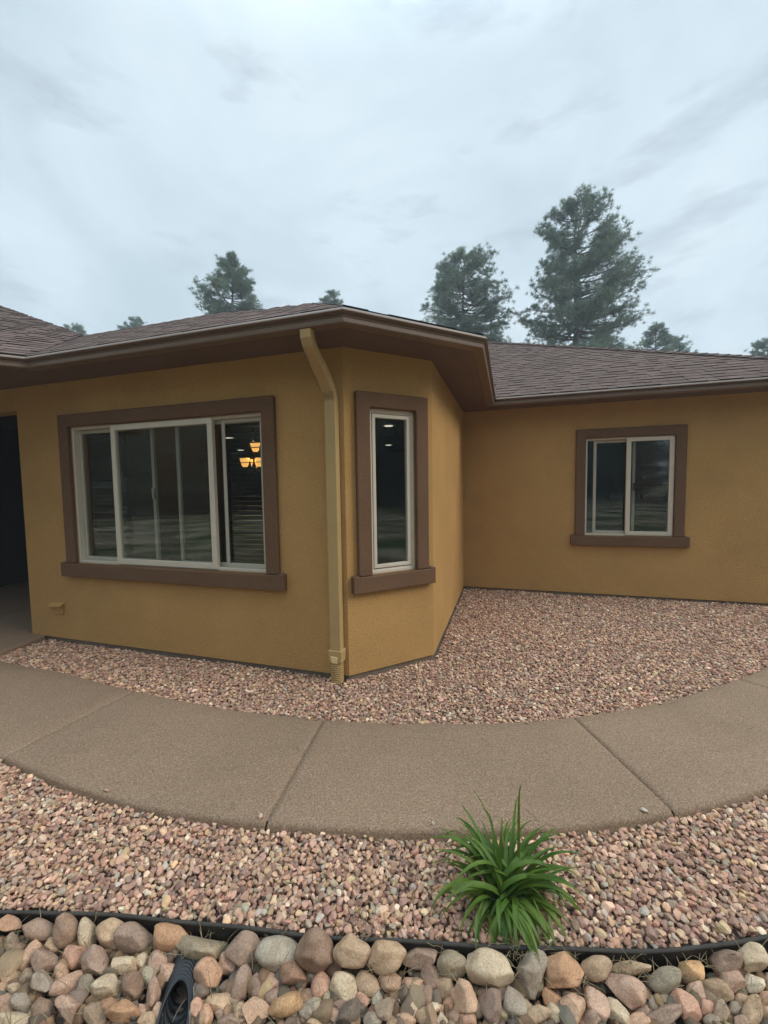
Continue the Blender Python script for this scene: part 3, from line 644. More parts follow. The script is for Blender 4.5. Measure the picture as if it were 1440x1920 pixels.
def in_house_bed(P):
    u, v = to_uv(P[:, 0], P[:, 1]); m = .012
    ok = P[:, 1] > yof(FARs, P[:, 0])+.0
    ok &= np.where(u < UAB, v < VA-m, np.where(u < UC+m, (v-VA)-(u-UAB) < -m*1.4, v < VD-m))
    ok &= ~((u < -4.74) & (v > 2.2)) & (u > -5.6) & (u < 6.5)
    bx, by = TA(UD, OW, 0)[:2]; ok &= (P[:, 0]-bx)**2+(P[:, 1]-by)**2 > .058**2
    return ok
parts = []
def bed(test, x0, x1, y0, y1, sp, size, sub, z, top, seed):
    P = jgrid(x0, x1, y0, y1, sp, rs); P = P[test(P)]; Z = z+relief(P)+rs.uniform(-.006, .006, len(P)); parts.append(scatter(np.c_[P, Z], size, sub, seed, rs))
    P = jgrid(x0, x1, y0, y1, sp*1.35, rs); P = P[test(P)]; P = P[rs.random(len(P)) < top]; Z = z+.013+relief(P)+rs.uniform(-.004, .007, len(P)); parts.append(scatter(np.c_[P, Z], size*1.05, sub, seed+1, rs))
near_house = lambda P: in_house_bed(P) & (P[:, 1] < 3.9)
far_house = lambda P: in_house_bed(P) & (P[:, 1] >= 3.9)
bed(near_house, -5.8, 4.5, 2.3, 3.95, .0190, .0128, 1, -.002, .8, 21)
bed(far_house, -5.8, 8.5, 3.85, 7.2, .0215, .0140, 1, -.002, .75, 31)
def merge(parts):
    V, Fs, CC, n = [], [], [], 0
    for v, f, c in parts: V.append(v); Fs.append(f+n); CC.append(c); n += len(v)
    return np.vstack(V), np.vstack(Fs), np.vstack(CC)
V, Fc, CC = merge(parts); tag(np_mesh('gravel', V, Fc, M['gravel'], CC, smooth=False), kind='stuff', label='pink and tan gravel bed between the house wall and the path', cat='gravel')
parts = []
LILY = np.array([.434, 1.44])
def in_front_bed(P):
    ok = (P[:, 1] < yof(NEARs, P[:, 0])-.004) & (P[:, 1] > yof(EDGEs, P[:, 0])+.016) & (np.abs(P[:, 0]) < 4.2)
    return ok & ((P[:, 0]-LILY[0])**2+(P[:, 1]-LILY[1])**2 > .05**2)
bed(in_front_bed, -3.6, 3.6, 1.2, 3.0, .0178, .0122, 2, .006, .9, 41)
SP = np.array([(-2.0, 3.03), (-1.2, 2.765), (-.52, 2.60), (-.47, 2.585), (.05, 2.53), (.9, 2.515), (1.9, 2.72), (-1.45, 1.98), (-.6, 1.80), (.2, 1.745), (1.2, 1.80)])
parts.append(scatter(np.c_[SP, np.full(len(SP), ZP+.008)], .014, 2, 61, rs))
# loose stones that have rolled over the path edge and the strip against the slab
V, Fc, CC = merge(parts); tag(np_mesh('gravel', V, Fc, M['gravel'], CC, smooth=False), kind='stuff', label='pink and tan gravel bed between the path and the black edging', cat='gravel')

# small pebbles filling the gaps between the cobbles
PIPE_A, PIPE_B = np.array([-.725, 1.36, -.070]), np.array([-.655, 1.045, -.034])
def in_creek(P):
    ab = (PIPE_B-PIPE_A)[:2]; t = np.clip(((P-PIPE_A[:2])@ab)/(ab@ab), 0, 1.35); dist = np.linalg.norm(P-PIPE_A[:2]-t[:, None]*ab, axis=1)
    return (dist > .060) & (P[:, 1] < yof(EDGEs, P[:, 0])-.02) & (P[:, 1] > .35)
parts = []
CP = np.array([lin(*c) for c in ((150, 122, 96), (130, 104, 82), (160, 130, 100), (126, 108, 90), (140, 108, 86), (110, 96, 80), (165, 144, 114), (116, 108, 94))])*.8
P = jgrid(-2.6, 2.6, .35, 1.6, .034, rs); P = P[in_creek(P)]; parts.append(scatter(np.c_[P, -.066+rs.uniform(-.008, .008, len(P))], .022, 2, 51, rs, .08, (.6, .85), .5, CP, np.ones(8)/8))
P = jgrid(-2.6, 2.6, .35, 1.6, .055, rs); P = P[in_creek(P)]; parts.append(scatter(np.c_[P, -.052+rs.uniform(-.008, .008, len(P))], .027, 3, 52, rs, .08, (.6, .85), .5, CP, np.ones(8)/8))
V, Fc, CC = merge(parts); tag(np_mesh('pebbles', V, Fc, M['gravel'], CC), kind='stuff', label='small pebbles filling the gaps between the cobbles', cat='pebbles')

# ================================================================== EDGING
mb = MB(); pts = EDGEs; n = len(pts)
tn = np.gradient(pts, axis=0); tn /= np.linalg.norm(tn, axis=1)[:, None]; nn = np.stack([tn[:, 1], -tn[:, 0]], 1)      # towards the viewer
ep = [(-.003, -.12), (.003, -.12), (.003, .022), (.0055, .024), (.0065, .028), (.005, .032), (0, .034), (-.004, .032), (-.005, .027), (-.003, .022)]
wav = .004*np.sin(pts[:, 0]*5.1)+.003*np.sin(pts[:, 0]*11.3+1)
V = [(pts[i][0]+nn[i][0]*d, pts[i][1]+nn[i][1]*d, z-.008+wav[i]) for i in range(n) for d, z in ep]; k = len(ep)
mb.add(V, [(i*k+j, i*k+(j+1) % k, (i+1)*k+(j+1) % k, (i+1)*k+j) for i in range(n-1) for j in range(k)])
tag(mb.build('garden_edging', M['edging'], smooth=True), 'curved black plastic edging strip between the gravel and the cobbles', 'edging')

# ================================================================== COBBLES, each a thing
COL = dict(tan=(178, 146, 112), brown=(142, 108, 86), mauve=(152, 122, 108), pink=(178, 140, 122), orange=(184, 136, 102), peach=(190, 148, 118), cream=(192, 172, 144),
           grey=(146, 134, 124), bluegrey=(152, 147, 137), green=(126, 118, 102), olive=(146, 132, 106), gold=(190, 142, 76), coral=(188, 134, 110), taupe=(150, 128, 108), rust=(158, 110, 80), white=(204, 194, 174), ochre=(188, 134, 84), dark=(104, 88, 78), palegreen=(158, 152, 132), purple=(142, 112, 102))
# cx, cy, w, h, tilt (degrees, anticlockwise in the picture), colour, angular?, label
COB = [
(12,1736,52,36,0,'orange',1,'orange angular cobble at the far end of the row under the edging'),
(72,1744,62,40,4,'mauve',0,'long flat mauve cobble lying against the edging'),
(125,1742,44,60,0,'brown',0,'upright egg-shaped brown cobble leaning on the edging beside a flat mauve one'),
(163,1755,34,60,0,'cream',0,'tall narrow pitted cream cobble next to the brown egg-shaped one'),
(208,1751,50,54,-35,'tan',0,'smooth slanting tan cobble touching the big dusty pink one'),
(253,1761,66,56,0,'mauve',1,'biggest dusty pink cobble, broad and flat, against the edging'),
(24,1769,28,38,0,'taupe',0,'taupe cobble directly under the orange angular one'),
(3,1773,16,30,0,'rust',0,'rusty cobble cut by the picture edge under the orange one'),
(31,1783,42,22,38,'pink',1,'slanted pink cobble between the taupe and peach curved ones'),
(56,1792,60,26,52,'peach',0,'banana-shaped peach cobble under the flat mauve one'),
(101,1775,33,33,0,'tan',0,'small round tan cobble like a ball under the brown egg'),
(85,1803,46,40,-15,'mauve',1,'angular mauve cobble below the small round tan ball'),
(141,1791,42,44,0,'coral',1,'angular coral cobble below the tall pitted cream one'),
(178,1806,48,58,-10,'mauve',1,'mauve wedge-shaped cobble with a split down its face'),
(8,1812,28,36,0,'green',0,'dark green cobble at the picture edge'),
(21,1830,36,28,10,'tan',1,'tan angular cobble just below the dark green one at the edge'),
(52,1832,28,36,-15,'taupe',0,'taupe egg-shaped cobble beside the grey flat-topped one'),
(27,1854,30,24,0,'cream',1,'small cream cobble below the tan angular one at the picture edge'),
(4,1854,20,27,0,'tan',0,'tan cobble half out of the picture beside a small cream one'),
(82,1846,44,50,0,'grey',1,'pale grey flat-topped angular cobble'),
(114,1823,26,34,-15,'peach',0,'small peach cobble behind the kidney-shaped pale pink one'),
(125,1845,66,34,28,'pink+',0,'kidney-shaped pale pink cobble'),
(161,1852,30,44,-8,'green',0,'dark grey-green cobble beside the kidney-shaped pale pink one'),
(237,1809,50,37,0,'cream',1,'cream cobble with a hollow, below the biggest dusty pink one'),
(268,1801,24,32,-20,'cream',0,'small cream cobble squeezed beside the pinkish grey round one'),
(199,1853,54,44,15,'cream',1,'chipped cream cobble with a broken pink corner'),
(247,1851,40,54,0,'brown',0,'upright brown cobble beside the chipped cream one'),
(279,1831,28,34,-10,'palegreen',0,'greenish cobble above the tall thin pink one left of the drain pipe'),
(287,1862,26,60,-12,'pink',1,'tall thin pink cobble left of the drain pipe'),
(231,1900,58,46,0,'ochre',1,'big ochre cobble shaped like a rounded triangle, left of the drain pipe'),
(82,1892,44,40,20,'brown',1,'brown angular cobble left of the square pink one'),
(131,1892,47,48,8,'pink',1,'square-cut pink cobble in the lowest row'),
(175,1903,42,48,0,'taupe',1,'taupe cobble between the square pink and the triangular ochre ones'),
(205,1887,34,28,20,'orange',1,'small orange cobble behind the triangular ochre one'),
(176,1877,25,15,0,'tan',0,'tiny tan cobble above the taupe one in the lowest row'),
(12,1885,38,40,0,'pink',1,'greyish pink angular cobble at the edge above the broad pale one'),
(40,1880,36,40,0,'grey',1,'pinkish grey cobble left of the brown angular one'),
(28,1916,62,36,0,'cream',1,'broad pale cobble in the lowest corner by the picture edge'),
(78,1921,28,22,0,'ochre',0,'ochre cobble cut by the lower picture edge beside the broad pale one'),
(266,1893,24,20,0,'pink',1,'small pink cobble between the triangular ochre one and the pipe'),
(278,1915,36,30,10,'tan',1,'striped tan cobble close to the mouth of the drain pipe'),
(321,1758,62,46,-10,'ochre',0,'oval ochre cobble above the drain pipe, against the edging'),
(330,1784,50,24,58,'pink',0,'slanting pink cobble leaning on the wide grey slab above the drain pipe'),
(300,1802,38,44,0,'pink',0,'round pinkish grey speckled cobble left of the drain pipe'),
(321,1822,37,31,0,'pink+',1,'pale pink cobble touching the upper end of the drain pipe'),
(380,1780,90,44,0,'olive',1,'wide flat grey-green slab-like cobble lying over the drain pipe'),
(457,1785,60,70,0,'mauve',1,'large mauve-brown angular cobble beside the blue-grey one'),
(428,1808,34,42,15,'pink',0,'dusty pink cobble in front of the large mauve-brown one'),
(390,1826,48,56,0,'orange',1,'orange tan cobble with a crack, right beside the drain pipe'),
(521,1787,76,68,0,'bluegrey',0,'big smooth blue-grey cobble against the edging'),
(592,1780,64,76,0,'brown',0,'largest upright brown cobble against the edging right of the blue-grey one'),
(453,1844,66,31,72,'mauve',0,'long upright mauve cobble below the large mauve-brown one'),
(478,1848,30,42,-15,'purple',1,'purplish cobble between the long mauve and the small dusty pink ones'),
(508,1843,34,34,0,'pink',1,'squarish dusty pink cobble below the blue-grey one'),
(547,1825,47,56,0,'rust',1,'blocky rust brown cobble between blue-grey and upright brown ones'),
(537,1883,62,38,35,'gold',0,'shiny golden oval cobble, the yellowest of all'),
(512,1872,31,32,0,'purple',0,'dark purplish cobble touching the golden oval one'),
(411,1879,44,32,3,'tan',1,'tan brick-shaped cobble right of the drain pipe'),
(480,1896,46,48,0,'peach',1,'peach angular cobble left of the golden oval one'),
(455,1901,27,38,10,'tan',0,'tan cobble leaning on the peach angular one'),
(371,1891,26,36,0,'coral',0,'coral cobble touching the mouth of the drain pipe'),
(387,1906,24,42,0,'peach',0,'upright peach cobble in front of the coral one by the pipe'),
(432,1916,40,28,0,'mauve',0,'mauve cobble under the tan brick-shaped one at the lower edge'),
(413,1900,27,23,20,'mauve',1,'small mauve cobble just under the tan brick-shaped one'),
(433,1897,13,15,0,'white',0,'tiny white stone right of the small mauve cobble'),
(574,1868,27,30,-25,'brown',1,'small brown cobble right of the golden oval one'),
(577,1895,30,32,0,'grey',0,'grey speckled cobble below the small brown one by the golden oval'),
(296,1898,19,34,0,'pink',0,'small pink cobble pressed against the left side of the pipe mouth'),
(378,1858,28,30,0,'dark',0,'dark cobble in the gap below the cracked orange tan one'),
(660,1789,62,68,0,'tan',1,'tan speckled cobble with a slanting top right of the upright brown one'),
(724,1790,64,62,0,'tan',0,'big rounded tan boulder, smoothest in the row under the edging'),
(787,1795,62,42,5,'mauve',0,'wide mauve cobble between the rounded tan and the two-tone olive ones'),
(846,1812,52,54,0,'olive',0,'two-tone olive cobble with a dark base left of the biggest beige one'),
(589,1824,24,44,-25,'bluegrey',1,'narrow blue-grey cobble in front of the largest upright brown one'),
(603,1847,34,50,0,'coral',0,'bright coral oval cobble, the reddest of all'),
(644,1848,46,62,0,'cream',0,'large beige oval cobble right of the bright coral one'),
(686,1845,40,50,20,'tan',0,'tan cobble with a brown top, between the beige oval and mottled ones'),
(733,1843,38,46,25,'peach',0,'mottled peach cobble under the rounded tan boulder'),
(771,1848,38,40,0,'peach',1,'triangular peach cobble left of the purple oval one'),
(807,1832,30,54,8,'purple',0,'purple egg-shaped cobble below the wide mauve one'),
(835,1852,30,42,0,'tan',0,'tan cobble under the two-tone olive one'),
(874,1871,52,66,15,'peach',1,'big peach angular cobble below the biggest beige one'),
(679,1870,25,32,25,'coral',0,'small coral cobble below the tan one with a brown top'),
(639,1884,32,27,15,'purple',0,'purplish grey oval cobble in front of the beige oval one'),
(656,1900,54,34,52,'dark',0,'dark speckled cobble slanting under the purplish grey oval'),
(591,1889,30,42,0,'palegreen',0,'pale greenish cobble at the lower edge left of the olive one'),
(613,1878,20,36,0,'olive',0,'olive cobble squeezed between pale greenish and purplish grey ones'),
(707,1878,18,38,-5,'palegreen',0,'thin pale green cobble standing in the middle of the bed'),
(722,1893,38,42,-20,'taupe',1,'taupe streaked cobble right of the thin pale green one'),
(772,1887,25,42,8,'cream',0,'cream upright cobble below the triangular peach one'),
(800,1866,23,38,8,'mauve',0,'slim mauve cobble below the purple egg-shaped one'),
(812,1889,34,20,45,'white',0,'white finger-shaped cobble slanting beside two small orange ones'),
(828,1893,19,19,0,'orange',0,'small orange round cobble touching the white finger-shaped one'),
(840,1884,20,27,0,'rust',0,'small rust cobble beside the small orange round one'),
(795,1902,27,32,10,'tan',0,'tan cobble under the white finger-shaped one'),
(759,1913,38,30,0,'peach',0,'peach cobble at the lower edge under the cream upright one'),
(699,1912,31,32,0,'grey',0,'grey round cobble at the lower edge under the thin pale green one'),
(827,1913,23,26,0,'white',1,'white blocky cobble at the lower edge below the small orange round one'),
(849,1909,25,28,0,'brown',0,'brown cobble at the lower edge left of the orange pink one'),
(787,1874,18,32,0,'peach',0,'narrow peach cobble between the cream upright and slim mauve ones'),
(752,1872,15,26,0,'white',0,'small white cobble between mottled peach and triangular peach ones'),
(625,1905,22,28,0,'pink',0,'small pink cobble left of the dark speckled slanting one'),
(592,1918,32,20,0,'tan',0,'tan cobble at the lower edge below the pale greenish one'),
(915,1819,86,68,-15,'cream',0,'biggest beige egg-shaped boulder of the whole cobble bed'),
(995,1826,56,80,0,'grey',1,'tall grey cobble directly below the green lily'),
(1052,1824,72,68,-20,'ochre',1,'large ochre angular cobble right of the tall grey one'),
(1115,1817,52,46,-8,'tan',0,'tan oval cobble right of the large ochre one'),
(921,1887,44,66,15,'purple',1,'purplish brown rough cobble under the biggest beige boulder'),
(938,1866,30,36,25,'mauve',0,'mauve cap-like cobble resting on the purplish brown rough one'),
(966,1882,42,54,-8,'grey',1,'grey rough cobble below the tall grey one'),
(1033,1872,34,42,30,'ochre',1,'small ochre cobble below the large ochre angular one'),
(1008,1904,46,42,0,'tan',1,'tan broken cobble with pale chips at the lower edge'),
(1038,1904,32,44,18,'cream',1,'cream wedge next to the tan broken cobble'),
(1071,1891,46,58,0,'peach',0,'rounded peach cobble under the large ochre angular one'),
(1118,1884,68,40,-58,'pink',0,'long pink cobble slanting right of the rounded peach one'),
(1111,1906,36,40,0,'mauve',0,'mauve pink cobble in front of the long pink slanting one'),
(1178,1855,82,54,-22,'pink',1,'largest pink wedge-shaped cobble below the yellowish tan one'),
(1158,1895,56,36,-50,'cream',1,'cream slanting cobble under the largest pink wedge'),
(962,1914,24,19,0,'tan',0,'small tan cobble at the lower edge under the grey rough one'),
(877,1912,30,24,0,'coral',0,'coral cobble at the lower edge under the big peach angular one'),
(1178,1817,72,34,-3,'tan',1,'long yellowish tan cobble lying under the edging'),
(1245,1839,62,46,8,'green+',0,'olive grey smooth cobble left of the yellow double-humped one'),
(1297,1822,48,50,0,'gold+',1,'yellow double-humped cobble against the edging'),
(1360,1801,58,50,-5,'mauve',1,'mauve cobble with a reddish face near the lumpy cream one'),
(1411,1798,56,54,0,'cream',0,'lumpy round cream cobble against the edging'),
(1368,1839,56,42,-28,'pink',0,'smooth pink oval cobble below the mauve reddish-faced one'),
(1414,1846,35,35,0,'white',1,'off-white squarish cobble below the lumpy round cream one'),
(1343,1856,62,36,-28,'tan',0,'long tan cobble slanting left of the smooth pink oval'),
(1304,1865,31,46,10,'pink',1,'pointed pink cobble left of the long tan slanting one'),
(1286,1888,70,40,-55,'coral',1,'long coral pink cobble slanting below the olive grey one'),
(1241,1874,31,24,-20,'taupe',0,'small taupe cobble below the olive grey smooth one'),
(1242,1903,66,34,22,'mauve',0,'long brownish mauve cobble left of the long coral pink one'),
(1225,1880,18,32,10,'grey',0,'thin grey cobble right of the largest pink wedge'),
(1350,1896,38,44,10,'taupe',1,'taupe block-like cobble under the long tan slanting one'),
(1323,1890,28,28,0,'coral',0,'small reddish cobble between coral long and taupe block-like ones'),
(1389,1878,29,30,0,'tan',0,'rounded tan cobble left of the tall tan bottle-shaped one'),
(1411,1896,34,56,-8,'tan',0,'tall tan bottle-shaped cobble below the off-white squarish one'),
(1197,1916,40,32,0,'peach',0,'pale peach cobble at the lower edge left of the brownish mauve one'),
(1393,1916,42,24,-20,'pink',1,'pink cobble at the lower edge under the tall tan bottle-shaped one'),
(1334,1912,29,21,0,'grey',0,'small grey cobble at the lower edge under the small reddish one'),
(1435,1874,22,30,0,'orange',1,'orange cobble at the picture edge below the off-white squarish one'),
(1436,1898,24,27,0,'pink+',0,'pale pink cobble at the picture edge below the orange one'),
(1377,1893,24,28,0,'grey',0,'grey cobble between the taupe block-like and tan bottle-shaped ones'),
(1203,1899,30,26,0,'purple',0,'purplish cobble tucked behind the brownish mauve long one'),
(1438,1838,14,28,0,'bluegrey',0,'blue-grey cobble at the picture edge beside the off-white squarish one'),
]
def pix_ray(x, y):
    X, Y = x-720, y-960; c, s = math.cos(ROLL), math.sin(ROLL); X, Y = c*X-s*Y, s*X+c*Y
    return np.array([X/F, math.cos(PITCH)-math.sin(PITCH)*Y/F, -math.sin(PITCH)-math.cos(PITCH)*Y/F])
cobT_r, cobF = stone_templates(4, 16, 71, (2, 6), .07, (.68, .93)); cobT_a, _ = stone_templates(4, 20, 72, (8, 15), .09, (.55, .9))
for T_ in (cobT_r, cobT_a):                                   # chips and pits
    q = np.random.default_rng(8); fr3 = q.normal(0, 5.0, (10, 3)); ph3 = q.uniform(0, 6.28, 10)
    for j in range(len(T_)): T_[j] *= (1+.011*np.sin(T_[j]@fr3.T+ph3+j).sum(1)/2.2)[:, None]
rs = np.random.default_rng(5)
for i, (cx_, cy_, w_, h_, tl, colr, ang, lb) in enumerate(COB):
    r0 = pix_ray(cx_, cy_); nrm = r0/np.linalg.norm(r0); r0 = r0
    # pixel steps on the plane through unit-depth point, at right angles to the line of sight
    def pl(dx, dy):
        r = pix_ray(cx_+dx, cy_+dy); return r*((r0@nrm)/(r@nrm)) - r0
    ex, ey = pl(1, 0), pl(0, -1); a = R(tl); ux = math.cos(a)*ex+math.sin(a)*ey; uy = -math.sin(a)*ex+math.cos(a)*ey
    def place(zc): return (zc-CAMZ)/r0[2]
    zc = -.03
    for it in range(12):
        k = place(zc); A1, A2 = ux*w_/2*k*1.20, uy*h_/2*k*1.22; l1, l2 = np.linalg.norm(A1), np.linalg.norm(A2)
        A3 = nrm*(l1*l2)**.5*.85; Mx = np.stack([A1, A2, A3], 1); ext = np.sqrt((Mx**2).sum(1)); pos = np.array([0, 0, CAMZ])+r0*k
        want = -.070+ext[2]*.92
        if pos[1]+ext[1]*.82 > yof(EDGEs, pos[0])-.004 and zc < .05: want = max(want, zc+.006)
        zc = zc+.7*(want-zc)
    T = (cobT_a if ang else cobT_r); tv = T[rs.integers(len(T))]; q = rs.integers(0, 2, 3)*2-1; tv = tv*q
    V = tv@Mx.T; ff = cobF if q.prod() > 0 else cobF[:, ::-1]
    o = np_mesh('cobble', V, ff, M['cobble']); o.location = Vector(pos)
    base = colr.rstrip('+'); c = np.array(lin(*COL[base]))*(1.25 if colr.endswith('+') else 1)*math.exp(rs.normal(0, .08))*np.array([1.0, .985, .955])
    c = c.mean()*.36+c*.64; c = c*.82+.042; c = c*np.array([1.26, 1.10, .90])
    o.color = (*np.clip(c, 0, .85), 1)
    tag(o, lb, 'cobble', 'cobbles lining the dry creek bed')

# ================================================================== DRAIN PIPE
pa, pb = PIPE_A, PIPE_B; ax_ = (pb-pa)/np.linalg.norm(pb-pa); Lp = np.linalg.norm(pb-pa)
sd_ = np.cross(ax_, [0, 0, 1.]); sd_ /= np.linalg.norm(sd_); up_ = np.cross(sd_, ax_)
mb = MB(); K = 28; rings = []
m_ = 46
for inner in (0, 1):
    for i in range(m_+1):
        s = i/m_; rr = .046+.0030*math.sin(i*2*math.pi/4.0); rr -= .005*inner; ring_ = []
        for j in range(K):
            th = 2*math.pi*j/K; tp = (math.sin(th)+1)/2                # the mouth is cut back at the top
            x = s*(Lp-.185*tp**1.15); ring_.append(pa+ax_*x+rr*(math.cos(th)*sd_+math.sin(th)*up_))
        rings.append(ring_)
V = [p for r in rings for p in r]; fs = []
for b0 in (0, m_+1):
    for i in range(m_):
        for j in range(K): fs.append(((b0+i)*K+j, (b0+i)*K+(j+1) % K, (b0+i+1)*K+(j+1) % K, (b0+i+1)*K+j))
fs += [(m_*K+j, m_*K+(j+1) % K, (2*m_+1)*K+(j+1) % K, (2*m_+1)*K+j) for j in range(K)]
mb.add(V, fs)
pipe = empty('drain_pipe', pb-np.array([0, 0, .05]), 'black corrugated drain pipe with an open mouth among the cobbles', 'drain pipe')
mb.build('tube', M['pipe'], pipe, smooth=True)
mb = MB(); V = []; n_ = 14
for i in range(n_+1):                                                    # torn cloth sleeve along one side
    s = .02+.92*i/n_
    for j in range(7):
        th = R(-38)+R(82)*j/6*(1-.55*i/n_+.10*math.sin(i*2.1)); th = th-R(4)*math.sin(i*1.3)
        rr = .0512+.002*math.sin(i*1.7+j); V.append(pa+ax_*(s*Lp*.97)+rr*(math.cos(th)*sd_*-1+math.sin(th)*up_))
mb.add(V, [(i*7+j, i*7+j+1, (i+1)*7+j+1, (i+1)*7+j) for i in range(n_) for j in range(6)])
slv = mb.build('cloth_sleeve', M['sleeve'], pipe, smooth=True); sm = slv.modifiers.new('thick', 'SOLIDIFY'); sm.thickness = .003

# ================================================================== LILY
def blade(mb, base, az, lean0, lean1, length, width, seg=11, curl=0.0, fold=.35, droop=1.5, sway=0.0):
    p = np.array(base, float); d = np.array([math.cos(az), math.sin(az), 0]); sidev = np.array([-math.sin(az), math.cos(az), 0]); V = []
    for i in range(seg+1):
        t = i/seg; a_ = az+sway*t*t; d = np.array([math.cos(a_), math.sin(a_), 0]); sidev = np.array([-math.sin(a_), math.cos(a_), 0]); an = lean0+(lean1-lean0)*t**droop            # angle from vertical
        dirn = math.sin(an)*d+math.cos(an)*np.array([0, 0, 1.]); nrm_ = math.cos(an)*d-math.sin(an)*np.array([0, 0, 1.])
        w = width*min(1, .55+t*2.2)*(1-t**2.6)+.0006; sv = math.cos(curl*t)*sidev+math.sin(curl*t)*nrm_
        up2 = np.cross(dirn, sv)
        V += [p-sv*w/2-up2*w*fold*.5*-1, p, p+sv*w/2+up2*w*fold*.5]
        V[-3] = p-sv*w/2+up2*w*fold*.5
        p = p+dirn*length/seg
    mb.add(V, [(i*3+j, i*3+j+1, (i+1)*3+j+1, (i+1)*3+j) for i in range(seg) for j in range(2)])
lily = empty('daylily', (*LILY, 0), 'green strap-leaved lily clump growing in gravel behind the black edging', 'plant')
rl = np.random.default_rng(19); mb = MB()
def lb_(az, l0, l1, ln, w, dx=0, dy=0, **k): blade(mb, (LILY[0]+dx, LILY[1]+dy, .0), R(az), R(l0), R(l1), ln*(.80 if math.sin(R(az)) < -.3 else .84)*(1+.06*abs(math.cos(R(az)))**2)*rl.uniform(.82, 1.14), w*.98, sway=rl.normal(0, .55), **k)
# leaves that give the clump its outline
lb_(95, 6, 60, .30, .022); lb_(112, 3, 34, .36, .022, -.01); lb_(70, 8, 120, .36, .021, .02, .01); lb_(125, 10, 130, .38, .022, -.03); lb_(140, 14, 120, .40, .021, -.03, .01); lb_(160, 10, 140, .42, .022, -.03, .01); lb_(48, 12, 130, .40, .021, .03, .01)
lb_(62, 4, -58, .66, .012, .06, .02, droop=2.4); lb_(100, 4, -14, .42, .012, -.01, .0, droop=2.0)     # two slim ones bending back over the top
lb_(178, 22, 92, .40, .023, -.02); lb_(188, 26, 158, .50, .021, -.03, .0, droop=1.3); lb_(168, 18, 96, .37, .022, -.02, .02); lb_(182, 34, 82, .30, .022, -.02, .01)
lb_(10, 24, 124, .46, .021, .03); lb_(0, 30, 112, .38, .021, .03); lb_(24, 20, 84, .42, .020, .02); lb_(38, 18, 76, .42, .018, .03, .02); lb_(-6, 40, 70, .36, .018, .03)
lb_(205, 22, 140, .38, .028, -.02, -.01, curl=.6); lb_(218, 26, 150, .36, .026, -.02, -.02, curl=-.5); lb_(238, 16, 165, .32, .024, -.01, -.02)
lb_(274, 8, 178, .36, .025, .01, -.01, droop=.75); lb_(300, 8, 178, .33, .024, .03, .0, droop=.8); lb_(322, 12, 176, .34, .022, .05, .0, droop=.8); lb_(255, 8, 178, .31, .024, -.02, -.01, droop=.8)
lb_(285, 6, 180, .31, .026, .04, .02, droop=.7); lb_(240, 8, 179, .30, .023, -.06, .0, droop=.7); lb_(310, 6, 179, .34, .023, .07, .01, droop=.7)
lb_(338, 22, 160, .40, .020, .03, 0); lb_(350, 20, 140, .42, .020, .03, 0)
for i in range(135):
    az = rl.uniform(0, 360); fr_ = math.sin(R(az)) < .05; front = math.sin(R(az)) < -.45
    l0 = rl.uniform(4, 30); l1 = rl.uniform(140, 180) if fr_ else rl.uniform(85, 165)
    lb_(az, l0, l1, rl.uniform(.20, .31) if front else rl.uniform(.26, .46), rl.uniform(.014, .026), rl.normal(0, .038), rl.normal(0, .022), curl=rl.normal(0, .8), droop=rl.uniform(.7, 1.1) if front else rl.uniform(.9, 1.8))
for i in range(60):                                                     # thin short leaves low in the skirt
    lb_(rl.uniform(200, 390), rl.uniform(5, 35), rl.uniform(130, 178), rl.uniform(.16, .29), rl.uniform(.007, .015), rl.normal(.025, .055), rl.normal(.01, .02), droop=.8)
mb.build('foliage', M['lily'], lily, smooth=True, fix=False)
mb = MB()
lb_(200, 60, 120, .15, .010, -.03, -.02); lb_(190, 50, 130, .17, .007, -.05, -.01); lb_(84, 4, 12, .27, .010, .02, .05); lb_(78, 8, 18, .26, .008, .05, .05); lb_(185, 40, 140, .34, .008, -.05, .01); lb_(345, 50, 150, .24, .007, .03, -.01)
mb.build('yellow_leaf', M['lily_yellow'], lily, smooth=True, fix=False)
# dead grass wisps caught along the edging
mb = MB(); 
def wisps(cx, cy, n, sx, sy, z, lmax):
    for i in range(n):
        x = cx+rl.normal(0, sx); y = cy+rl.normal(0, sy); blade(mb, (x, y, z), rl.uniform(0, 6.28), R(rl.uniform(25, 75)), R(rl.uniform(70, 115)), rl.uniform(.03, lmax), rl.uniform(.0012, .0026), seg=5)
wisps(.45, 1.30, 110, .05, .03, .0, .10); wisps(.60, 1.23, 40, .04, .03, -.01, .10); wisps(-.07, 1.36, 22, .015, .03, .0, .13)
for x in np.linspace(-1.4, 1.4, 24): wisps(x, yof(EDGEs, x)-.04, 5, .05, .025, -.02, .10)
wisps(.80, 1.235, 30, .05, .02, -.02, .07); wisps(1.05, 1.235, 20, .05, .02, -.02, .07); wisps(-.75, 1.33, 30, .1, .02, -.02, .08); wisps(1.55, 1.86, 24, .12, .012, .02, .06); wisps(-.15, 1.715, 30, .25, .008, .02, .05)
for i in range(130): wisps(rl.uniform(-1.4, 1.4), rl.uniform(1.05, 1.32), 1, .01, .01, rl.uniform(-.02, .015), .08)
for i in range(420):                                                    # pine needles blown over the gravel and the path
    x = rl.uniform(-2.6, 2.8); y = rl.uniform(1.3, 3.6); on = yof(NEARs, x) < y < yof(FARs, x)
    if (on and rl.random() < .80) or y < yof(EDGEs, x): continue
    u_, v_ = to_uv(x, y)
    if v_ > VA-.1 and u_ < UC: continue
    blade(mb, (x, y, ZP+.002 if on else .026), rl.uniform(0, 6.28), R(rl.uniform(82, 90)), R(rl.uniform(88, 96)), rl.uniform(.04, .11), .0022, seg=4, sway=rl.normal(0, .5))
